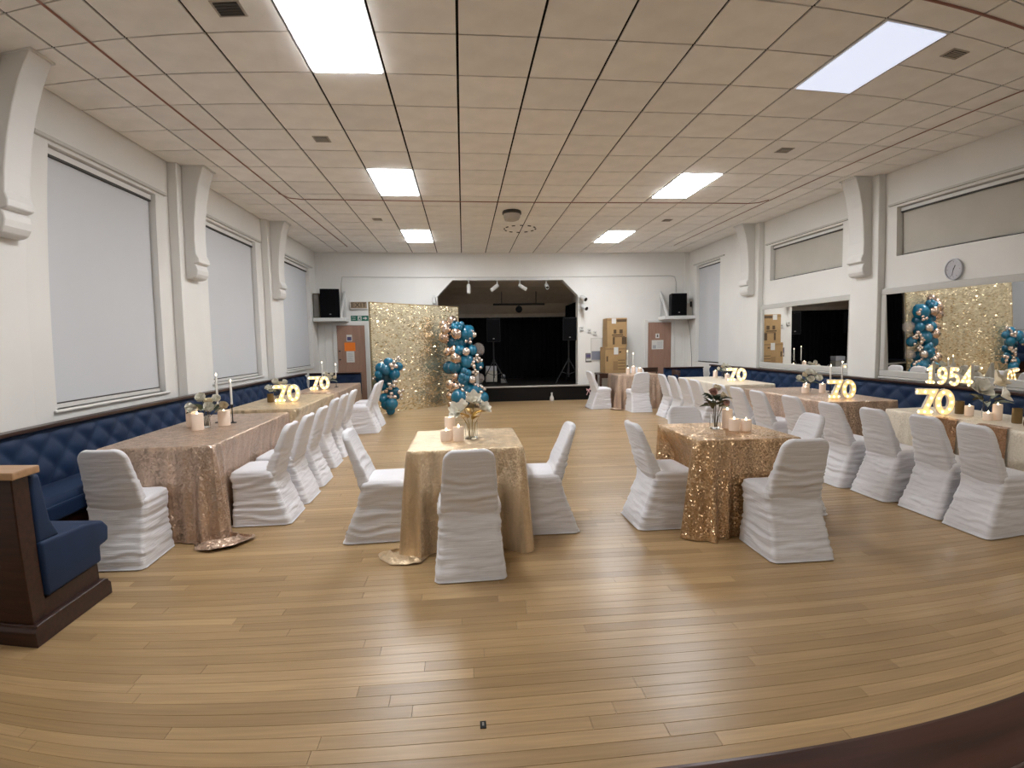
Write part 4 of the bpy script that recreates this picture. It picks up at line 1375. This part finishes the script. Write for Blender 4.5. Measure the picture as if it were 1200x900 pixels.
# rose-gold table by the mirrors
candle(4.60, 6.60, 0.085, 0.045, 'low pink pillar candle in front on the rose-gold table by the mirrors')
candle(4.70, 6.73, 0.12, 0.042, 'taller pink pillar candle behind the low one on the rose-gold table by the mirrors')
candle(4.86, 6.62, 0.125, 0.04, 'pillar candle beside the tapers on the rose-gold table by the mirrors')
bouquet(4.83, 6.88, 'vase of white roses on the rose-gold table by the mirrors', 'roses', seed=21, spread=1.1, vase_h=0.12)
taper(4.96, 6.60, 0.36, 'shorter taper candle on the rose-gold table by the mirrors')
taper(5.02, 6.46, 0.41, 'taller taper candle on the rose-gold table by the mirrors')
# cream table far
candle(4.90, 9.70, 0.13, 0.042, 'tall pillar candle by the flowers on the cream table farthest from the bar')
candle(4.90, 9.25, 0.10, 0.042, 'short pillar candle beside the lit 7 on the cream table farthest from the bar')
bouquet(4.97, 9.50, 'vase of white roses on the cream table farthest from the bar', 'roses', size=1.2, seed=25, spread=1.1, vase_h=0.12)
# table before the boxes
candle(3.68, 11.26, 0.14, 0.045, 'pillar candle on the stage side of the table before the boxes')
candle(3.85, 11.40, 0.17, 0.045, 'tallest pillar candle in the middle of the table before the boxes')
candle(4.04, 11.52, 0.12, 0.05, 'widest pillar candle on the door side of the table before the boxes')
taper(3.78, 11.62, 0.50, 'taller taper candle on the table before the boxes')
taper(3.93, 11.66, 0.45, 'shorter taper candle on the table before the boxes')

# ------------------------------------------------------------------ gold sequin wall
A_, B_ = Vector((-1.96, 11.32, 0)), Vector((-0.10, 12.86, 0))
dv = (B_ - A_)
SWL = dv.length
t = thing('sequin_wall', 'tall gold sequin backdrop wall standing before the stage', 'backdrop', A_, math.atan2(dv.y, dv.x))
B(0, SWL, 0.004, 0.05, 0.0, 2.42).build('backing_board', 'gold_back', t)
for x in (0.3, SWL - 0.3):
    B(x - 0.03, x + 0.03, 0.05, 0.09, 0, 2.2).build('stand', 'black_metal', t)
    B(x - 0.03, x + 0.03, 0.09, 0.5, 0, 0.04).build('stand_foot', 'black_metal', t)
sq = MB()
rs_ = random.Random(5)
pw_, ph_ = 0.040, 0.0245
nc, nrw = int(SWL / pw_), int(2.42 / ph_)
for r in range(nrw):
    for c in range(nc):
        cx = (c + 0.5 + (0.5 if r % 2 else 0)) * pw_
        if cx + pw_ / 2 > SWL:
            continue
        cz = (r + 0.5) * ph_
        big = rs_.random()
        s = 0.42 if big < 0.16 else 0.06
        ax, az = rs_.gauss(0, s), rs_.gauss(0, s)
        hx, hz = pw_ * 0.47, ph_ * 0.47
        vs = []
        for (u, v) in ((-1, -1), (1, -1), (1, 1), (-1, 1)):
            vs.append((cx + u * hx, -0.006 - (u * hx * ax + v * hz * az), cz + v * hz))
        sq.add(vs, [(0, 1, 2, 3)])
so = sq.build('sequins', 'gold_disc', t, fix=False)
so['kind'] = 'stuff'

# ------------------------------------------------------------------ balloon garlands
bal = MB()
prof = []
for k in range(13):
    a = PI * k / 12
    z = -math.cos(a)
    r = math.sin(a) * (1.0 if z > 0 else 1.0 - 0.10 * (-z))
    prof.append((r, z * 1.05 if z > 0 else z * 1.14))
bal.lathe(prof, 20)
bal.lathe([(0.03, -1.12), (0.07, -1.20), (0.0, -1.21)], 8)
balloon_me = {m: bal.mesh('balloon', m, smooth='all') for m in ('teal', 'teal_dark', 'chrome_rose', 'chrome_pearl', 'balloon_clear')}


def garland(label, base, spots, ox, oy, sc, Y0):
    t = thing('balloon_garland', label, 'balloons', (base[0], base[1], 0), group='teal and rose-gold balloon garlands')
    rb = random.Random(len(spots))
    cen = []
    for (u, v, r, m, dy) in spots:
        p = at_y(ox + u / sc, oy + v / sc, Y0 + dy)
        R = r / sc * (Y0 + dy) / 520.0
        p.z = max(p.z, R * 1.15 + 0.003)
        o = put('balloon', balloon_me[m], t, (p.x - base[0], p.y - base[1], p.z))
        o.scale = (R, R, R)
        o.rotation_euler = (rb.uniform(-0.9, 0.9), rb.uniform(-0.9, 0.9), rb.uniform(0, 6))
        cen.append((p.x - base[0], p.y - base[1] + 0.05, p.z))
    return t


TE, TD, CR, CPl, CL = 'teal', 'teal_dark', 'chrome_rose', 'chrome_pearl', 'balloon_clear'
right_spots = [
    (190, 165, 31, CR, 0), (128, 195, 29, CR, 0.05), (147, 230, 38, CR, -0.05), (137, 292, 40, CR, 0), (225, 262, 38, CR, -0.15), (165, 398, 32, CR, 0), (210, 383, 30, CR, -0.08), (297, 398, 27, CPl, -0.2),
    (222, 448, 38, CR, -0.15), (222, 585, 28, CR, -0.05), (342, 608, 28, CPl, -0.15), (180, 645, 34, CR, -0.05), (222, 665, 30, CR, -0.1), (180, 730, 30, CR, 0), (180, 815, 20, CR, -0.05), (385, 790, 26, CPl, -0.1), (340, 735, 20, CPl, -0.25),
    (205, 208, 20, TE, -0.15), (232, 195, 20, TE, -0.15), (262, 195, 20, TE, -0.12), (222, 222, 20, TE, -0.18), (252, 218, 18, TE, -0.18),
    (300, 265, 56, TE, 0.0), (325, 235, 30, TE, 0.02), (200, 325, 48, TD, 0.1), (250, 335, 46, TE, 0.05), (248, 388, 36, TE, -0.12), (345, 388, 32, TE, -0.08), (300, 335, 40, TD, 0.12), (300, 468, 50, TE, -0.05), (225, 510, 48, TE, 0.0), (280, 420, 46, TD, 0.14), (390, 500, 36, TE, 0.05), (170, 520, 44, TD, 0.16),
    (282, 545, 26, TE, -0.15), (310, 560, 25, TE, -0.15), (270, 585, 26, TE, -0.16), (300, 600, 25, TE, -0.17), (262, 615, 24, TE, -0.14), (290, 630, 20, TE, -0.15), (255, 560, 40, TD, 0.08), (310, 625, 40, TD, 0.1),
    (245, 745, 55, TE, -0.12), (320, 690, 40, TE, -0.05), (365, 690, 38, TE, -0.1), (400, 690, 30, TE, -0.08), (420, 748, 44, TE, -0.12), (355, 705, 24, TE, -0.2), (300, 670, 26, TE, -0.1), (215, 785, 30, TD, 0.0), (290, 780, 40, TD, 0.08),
    (358, 272, 17, CPl, -0.1), (325, 300, 12, CPl, -0.12), (298, 320, 12, CPl, -0.14), (328, 328, 12, CPl, -0.14), (343, 248, 11, CPl, -0.12), (378, 428, 13, CPl, -0.12), (395, 450, 12, CPl, -0.12), (412, 465, 12, CPl, -0.1), (358, 452, 12, CPl, -0.12), (350, 480, 14, CPl, -0.14), (330, 492, 14, CPl, -0.14), (355, 510, 14, CPl, -0.14), (385, 470, 12, CPl, -0.1), (365, 540, 12, CPl, -0.12), (382, 555, 12, CPl, -0.12), (348, 555, 12, CPl, -0.12), (370, 570, 12, CPl, -0.12), (408, 520, 10, CPl, -0.1),
    (270, 690, 13, CPl, -0.2), (302, 712, 13, CPl, -0.2), (300, 742, 12, CPl, -0.2), (325, 735, 14, CPl, -0.22), (352, 745, 12, CPl, -0.22), (365, 650, 11, CPl, -0.15), (388, 660, 11, CPl, -0.15), (415, 665, 11, CPl, -0.15), (436, 680, 12, CPl, -0.15), (410, 705, 14, CPl, -0.2), (250, 650, 14, CPl, -0.15), (275, 655, 14, CPl, -0.12), (395, 600, 34, CL, 0.1), (390, 380, 40, CL, 0.12),
]
garland('tall curved balloon garland with a foot, beside the stage edge of the sequin wall', (0.03, 12.1), right_spots, 500, 350, 6.43, 12.15)
left_spots = [
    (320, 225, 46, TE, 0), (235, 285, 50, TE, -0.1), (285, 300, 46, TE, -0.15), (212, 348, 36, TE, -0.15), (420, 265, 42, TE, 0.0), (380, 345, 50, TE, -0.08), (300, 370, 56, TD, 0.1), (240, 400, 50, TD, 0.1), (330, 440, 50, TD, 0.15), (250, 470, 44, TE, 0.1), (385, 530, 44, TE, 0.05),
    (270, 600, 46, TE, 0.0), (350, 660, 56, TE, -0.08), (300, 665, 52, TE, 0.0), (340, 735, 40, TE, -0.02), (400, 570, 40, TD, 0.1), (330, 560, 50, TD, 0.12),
    (375, 222, 17, CPl, -0.1), (392, 197, 15, CPl, -0.08), (422, 170, 15, CPl, -0.05), (432, 190, 14, CPl, -0.05), (345, 252, 21, CPl, -0.18), (392, 262, 20, CPl, -0.15), (355, 285, 16, CPl, -0.18),
    (325, 450, 20, CPl, -0.12), (370, 465, 20, CPl, -0.12), (385, 428, 26, CPl, -0.08), (335, 492, 19, CPl, -0.13), (295, 525, 20, CR, -0.05), (350, 550, 17, CPl, -0.1), (342, 588, 20, CPl, -0.12), (384, 586, 18, CPl, -0.12), (430, 535, 19, CPl, -0.05), (465, 520, 17, CPl, -0.02), (447, 573, 16, CPl, -0.05), (457, 607, 12, CPl, -0.04), (318, 583, 14, CPl, -0.1), (158, 395, 16, CPl, -0.05), (235, 200, 12, CPl, 0.02),
]
garland('shorter balloon garland at the outer edge of the sequin wall, behind the chairs', (-1.7, 11.1), left_spots, 420, 400, 9.0, 11.05)


# ------------------------------------------------------------------ speakers, shelves, spots
def speaker_box(t, w_, h, d, z0=0.0):
    MB().prism([(-w_ / 2, -d / 2), (w_ / 2, -d / 2), (w_ * 0.36, d / 2), (-w_ * 0.36, d / 2)], z0, z0 + h, 'z').build('cabinet', 'black_plastic', t, bevel=0.012, bseg=2)
    B(-w_ / 2 + 0.015, w_ / 2 - 0.015, -d / 2 - 0.008, -d / 2, z0 + 0.02, z0 + h - 0.02).build('grille', 'black_cloth', t, bevel=0.003)
    B(-0.02, 0.02, -d / 2 - 0.011, -d / 2 - 0.008, z0 + 0.07, z0 + 0.095).build('badge', 'grey_metal', t)


def shelf(x0, x1, z, label, bx, flip):
    t = thing('wall_shelf', label, 'shelf', ((x0 + x1) / 2, YF, z))
    w_ = (x1 - x0) / 2
    B(-w_, w_, -0.46, -0.002, 0, 0.085).build('board', 'white_metal', t, bevel=0.006)
    MB().prism([(-0.46, 0.085), (-0.40, 0.085), (-0.01, 0.62), (-0.01, 0.70), (-0.04, 0.70)], bx - 0.02, bx + 0.02, 'x').build('brace', 'white_metal', t)
    B(bx - 0.025, bx + 0.025, -0.02, -0.002, 0.085, 0.75).build('wall_plate', 'white_metal', t)


shelf(XL + 0.02, -2.78, 2.075, 'white bracket shelf holding the black speaker by the exit signs', 0.28, 1)
shelf(5.10, XR - 0.01, 2.03, 'white bracket shelf holding the black speaker above the door beside the boxes', -0.33, -1)
t = thing('loudspeaker', 'black loudspeaker on the shelf by the exit signs', 'speaker', (-3.13, YF - 0.27, 2.161), 0.1)
speaker_box(t, 0.44, 0.68, 0.34)
t = thing('loudspeaker', 'black loudspeaker on the shelf above the door beside the boxes', 'speaker', (5.48, YF - 0.27, 2.116), -0.05)
speaker_box(t, 0.40, 0.56, 0.34)
t = thing('old_cabinet', 'olive-brown side cabinet beside the black speaker by the exit signs', 'cabinet', (-3.44, YF - 0.20, 2.161))
B(-0.07, 0.07, -0.18, 0.18, 0, 0.58).build('cabinet', 'olive_cabinet', t, bevel=0.008)
B(-0.055, 0.055, -0.186, -0.18, 0.03, 0.55).build('grille', 'grey_plastic', t)
t = thing('old_cabinet', 'cream horn cabinet beside the black speaker above the door', 'cabinet', (5.78, YF - 0.22, 2.116))
MB().lathe([(0.05, -0.14), (0.09, -0.10), (0.10, 0.08), (0.06, 0.12)], 20, (0, 0, 0.20)).build('horn', 'cream_cabinet', t, smooth=True)
B(-0.09, 0.09, -0.10, 0.12, 0.0, 0.30).build('cabinet', 'cream_cabinet', t, bevel=0.02, bseg=2)
B(0.02, 0.07, -0.125, -0.10, 0.22, 0.36).build('handle', 'black_plastic', t, bevel=0.005)
tag(MB().tube([(5.86, YF - 0.03, 2.10), (5.87, YF - 0.2, 1.75), (5.875, 12.95, 1.4), (5.88, 12.90, 1.05), (5.88, 12.9, 0.6)], 0.006, 6).build('speaker_cable', 'grey_plastic'), 'thin cable hanging from the shelf down the corner wall', 'cable')

t = thing('light_track', 'white ceiling track along the top edge of the stage opening', 'light track', (1.17, YF - 0.02, 3.09))
B(-1.05, 1.05, -0.05, -0.002, 0, 0.045).build('rail', 'white_metal', t)
for k, (dx, ang, tw, lb) in enumerate(((-1.0, 0.0, 0.0, 'white spotlight pointing straight down on the stage track, next to the sequin wall'), (-0.28, 0.9, 0.9, 'white spotlight tilted towards the sequin wall on the stage track, second from it'), (0.30, 1.0, -0.9, 'white spotlight tilted away from the sequin wall on the stage track, third from it'), (0.98, 1.15, -0.3, 'white spotlight with a dark open lens on the stage track, farthest from the sequin wall'))):
    t = thing('spotlight', lb, 'spotlight', (1.17 + dx, YF - 0.045, 3.09), group='stage spotlights')
    MB().tube([(0, 0, 0), (0, 0, -0.10)], 0.012, 8).build('arm', 'white_metal', t)
    h = MB().lathe([(0.0, 0.03), (0.04, 0.03), (0.048, 0.0), (0.048, -0.20), (0.042, -0.20), (0.04, -0.17)], 16)
    o = h.build('lamp_body', 'white_metal', t, (0, 0, -0.13), smooth=True)
    o.rotation_euler = (-ang if k == 3 else -0.2, 0 if k == 3 else ang * (1 if k == 1 else -1), 0)
    c = MB().lathe([(0.0, -0.172), (0.040, -0.172), (0.040, -0.18), (0, -0.18)], 16).build('lens', 'lens', t, (0, 0, -0.13))
    c.rotation_euler = o.rotation_euler
for k, (x, z, lb) in enumerate(((3.10, 2.60, 'upper wall spotlight beside the stage opening'), (3.12, 2.37, 'lower wall spotlight beside the stage opening'))):
    t = thing('spotlight', lb, 'spotlight', (x, YF, z), group='wall spotlights')
    B(-0.12, -0.06, -0.05, -0.002, -0.06, 0.06).build('wall_mount', 'white_metal', t)
    MB().tube([(-0.09, -0.05, 0.0), (-0.06, -0.12, 0.0)], 0.012, 8).build('arm', 'white_metal', t)
    o = MB().lathe([(0.0, 0.09), (0.05, 0.085), (0.058, 0.05), (0.058, -0.12), (0.05, -0.12), (0.048, -0.09)], 16).build('lamp_body', 'white_metal', t, (-0.02, -0.16, 0.02), smooth=True)
    o.rotation_euler = (-1.15, 0, 0.45)
    c = MB().lathe([(0.0, -0.10), (0.05, -0.10), (0.05, -0.118), (0, -0.118)], 16).build('lens', 'lens', t, (-0.02, -0.16, 0.02))
    c.rotation_euler = o.rotation_euler
t = thing('spotlight', 'small white spotlight on the wall above the sequin wall', 'spotlight', (-0.70, YF, 2.62))
B(-0.03, 0.03, -0.04, -0.002, -0.04, 0.10).build('wall_mount', 'white_metal', t)
MB().lathe([(0.0, 0.05), (0.045, 0.05), (0.05, -0.09), (0, -0.09)], 14, (0, -0.09, 0)).build('lamp_body', 'white_metal', t, smooth=True)


# stage equipment
def stand_speaker(x, y, label, label2, spread=0.36):
    t = thing('speaker_stand', label2, 'speaker stand', (x, y, SZ + 0.001), group='tripod speaker stands')
    MB().tube([(0, 0, 0.18), (0, 0, 1.16)], 0.018, 10).build('pole', 'black_metal', t)
    MB().lathe([(0.03, 0.58), (0.032, 0.60), (0.032, 0.66), (0.03, 0.68)], 12).build('collar', 'black_metal', t)
    for k in range(3):
        a = -PI / 2 + PI + 2 * PI * k / 3 + PI / 3
        if k == 0:
            a = 0.0
        elif k == 1:
            a = PI
        else:
            a = PI / 2
        MB().tube([(0.03 * math.cos(a), 0.03 * math.sin(a), 0.62), (spread * math.cos(a), spread * math.sin(a), 0.012)], 0.013, 8).build('leg', 'black_metal', t)
        MB().tube([(0, 0, 0.25), (spread * 0.5 * math.cos(a), spread * 0.5 * math.sin(a), 0.32)], 0.008, 6).build('brace', 'black_metal', t)
    s = thing('loudspeaker', label, 'speaker', (x, y, SZ + 1.161), group='stage loudspeakers')
    speaker_box(s, 0.36, 0.60, 0.34)


stand_speaker(2.80, 13.50, 'black loudspeaker on a tripod at the boxes end of the stage', 'black tripod stand at the boxes end of the stage')
stand_speaker(0.80, 13.75, 'black loudspeaker on a tripod behind the tall balloon garland', 'black tripod stand on the stage behind the tall balloon garland')
t = thing('white_panel', 'narrow upright white panel on the stage beside the balloons', 'panel', (0.33, 13.62, SZ + 0.001))
B(-0.03, 0.05, -0.02, 0.02, 0, 0.80).build('upright', 'white_plastic', t, bevel=0.004)
B(-0.12, 0.12, -0.06, 0.06, 0, 0.02).build('foot', 'white_plastic', t)
t = thing('equipment_case', 'pale equipment case standing on the stage behind the tripod', 'case', (0.75, 14.35, SZ + 0.001))
B(-0.16, 0.16, -0.12, 0.12, 0.04, 0.34).build('lower_case', 'cream_cabinet', t, bevel=0.008)
B(-0.15, 0.15, -0.12, 0.12, 0.35, 0.48).build('upper_case', 'paper_grey', t, bevel=0.008)
B(-0.13, 0.13, -0.10, 0.10, 0.0, 0.04).build('feet', 'black_plastic', t)
t = thing('small_lamp', 'small grey effect lamp on the stage floor beside the pale case', 'lamp', (1.09, 14.3, SZ + 0.001))
B(-0.07, 0.07, -0.06, 0.06, 0, 0.12).build('body', 'grey_plastic', t, bevel=0.01)
MB().ball((0, -0.05, 0.19), 0.065, 12, 8).build('head', 'grey_metal', t, smooth='all')
MB().tube([(0, 0, 0.11), (0, -0.04, 0.15)], 0.015, 6).build('neck', 'black_metal', t)

t = thing('small_bottle', 'small clear bottle with a spout standing before the stage front', 'bottle', (2.24, YF - 0.26, 0.001))
MB().lathe([(0.05, 0.0), (0.056, 0.01), (0.05, 0.09), (0.022, 0.14), (0.018, 0.19), (0.024, 0.19), (0.024, 0.215), (0, 0.215)], 16).build('body', 'pouch', t, smooth=True)
MB().tube([(0, 0, 0.21), (0, 0, 0.27)], 0.006, 6).build('spout', 'black_plastic', t)
t = thing('pink_ribbon', 'pale pink ribbon bow hanging on the end of the stage front', 'ribbon', (3.22, YF - 0.16, 0.10))
for s in (-1, 1):
    MB().grid(lambda u, v: (s * 0.012 * u + s * 0.05 * math.sin(PI * v), -0.02 - 0.015 * math.sin(2 * PI * v) + 0.012 * u, 0.17 + 0.05 * v * s * 0.3 + 0.03 * math.sin(PI * v) * (u - 0.5) * 2), 3, 10).build('loop', 'pink', t, smooth='all', fix=False)
    MB().grid(lambda u, v: (s * 0.05 * v + 0.02 * (u - 0.5), -0.02 - 0.008 * math.sin(5 * v), 0.17 - 0.15 * v), 2, 8).build('tail', 'pink', t, smooth='all', fix=False)

# cardboard boxes on a side table at the far wall
t = thing('side_table', 'low dark table carrying the stacked cardboard boxes', 'table', (3.82, YF - 0.32, 0))
B(-0.42, 0.42, -0.25, 0.25, 0.66, 0.70).build('tabletop', 'dark_wood', t, bevel=0.005)
for sx in (-0.38, 0.38):
    for sy_ in (-0.21, 0.21):
        B(sx - 0.025, sx + 0.025, sy_ - 0.025, sy_ + 0.025, 0, 0.66).build('leg', 'dark_wood', t)
B(-0.36, 0.36, -0.235, -0.215, 0.58, 0.66).build('apron', 'dark_wood', t)


def carton(x, y, z, w_, d, h, label, kind, rz):
    t = thing('cardboard_box', label, 'box', (x, y, z), rz, 'stacked cardboard boxes')
    B(-w_ / 2, w_ / 2, -d / 2, d / 2, 0, h).build('carton', 'cardboard', t, bevel=0.006)
    f = -d / 2
    B(-w_ / 2 + 0.001, w_ / 2 - 0.001, f - 0.002, f, h - 0.07, h - 0.03).build('tape', 'cardboard_tape', t)
    if kind == 0:
        B(-0.14, -0.03, f - 0.004, f - 0.002, h - 0.14, h - 0.01).build('white_label', 'paper', t)
        B(-0.01, w_ / 2 - 0.02, f - 0.004, f - 0.002, h - 0.10, h - 0.035).build('print_block', 'cardboard_print', t)
        for (a, b2) in ((-0.09, -0.02), (0.06, 0.14)):
            B(a, b2, f - 0.004, f, h * 0.46, h * 0.60).build('print_figure', 'cardboard_print', t)
        B(-0.13, 0.15, f - 0.004, f, h * 0.39, h * 0.43).build('print_line', 'cardboard_print', t)
        B(-0.11, -0.06, f - 0.004, f, 0.06, 0.24).build('print_block', 'cardboard_print', t)
        B(0.12, w_ / 2 - 0.01, f - 0.004, f, 0.06, 0.24).build('print_block', 'cardboard_print', t)
        B(-0.11, 0.2, f - 0.004, f, 0.245, 0.262).build('print_line', 'cardboard_print', t)
    else:
        B(-0.05, 0.06, f - 0.004, f - 0.002, h - 0.19, h - 0.01).build('white_label', 'paper', t)
        B(0.08, 0.14, f - 0.004, f, h - 0.15, h - 0.11).build('print_figure', 'cardboard_print', t)
        B(-0.24, -0.20, f - 0.004, f, h * 0.45, h * 0.65).build('print_block', 'cardboard_print', t)
        B(-0.07, 0.05, f - 0.004, f, 0.07, 0.30).build('print_block', 'cardboard_tape', t)
        for k in range(4):
            B(0.06, w_ / 2 - 0.03, f - 0.004, f, 0.09 + 0.075 * k, 0.105 + 0.075 * k).build('print_line', 'cardboard_print', t)


carton(3.82, YF - 0.31, 0.701, 0.54, 0.44, 0.66, 'lower cardboard box of the stack on the dark table', 1, 0.03)
carton(3.86, YF - 0.31, 1.362, 0.50, 0.42, 0.72, 'upper cardboard box of the stack with a white label on its corner', 0, 0.0)


def wood_chair(x, y, rz, label):
    t = thing('wooden_chair', label, 'chair', (x, y, 0), rz, 'dark wooden chairs by the door')
    B(-0.2, 0.2, -0.2, 0.2, 0.42, 0.46).build('seat', 'dark_wood', t, bevel=0.012, bseg=2)
    for sx in (-1, 1):
        MB().tube([(sx * 0.17, 0.17, 0), (sx * 0.17, 0.17, 0.42)], 0.016, 8).build('leg', 'dark_wood', t)
        MB().tube([(sx * 0.17, -0.19, 0), (sx * 0.17, -0.17, 0.42), (sx * 0.18, -0.22, 0.76)], 0.016, 8).build('leg', 'dark_wood', t)
    MB().grid(lambda u, v: (-0.21 + 0.42 * u, -0.225 - 0.04 * math.sin(PI * u), 0.71 + 0.11 * v), 12, 3).build('back_rest', 'dark_wood', t, fix=False)
    MB().grid(lambda u, v: (-0.21 + 0.42 * u, -0.205 - 0.04 * math.sin(PI * u), 0.71 + 0.11 * v), 12, 3).build('back_rest', 'dark_wood', t, fix=False)


wood_chair(4.72, 12.45, PI + 0.1, 'dark wooden chair with curved back behind the table, nearer the door')
wood_chair(4.62, 11.40, PI / 2, 'dark wooden chair with curved back at the end of the table before the boxes')

# floor socket
t = thing('floor_socket', 'tiny black socket cover on the wooden floor', 'socket', (0.045, 1.95, 0.0))
B(-0.012, 0.012, -0.02, 0.02, 0.0, 0.004).build('cover', 'black_plastic', t, bevel=0.001)
B(-0.004, 0.004, -0.01, 0.01, 0.004, 0.006).build('latch', 'grey_plastic', t)
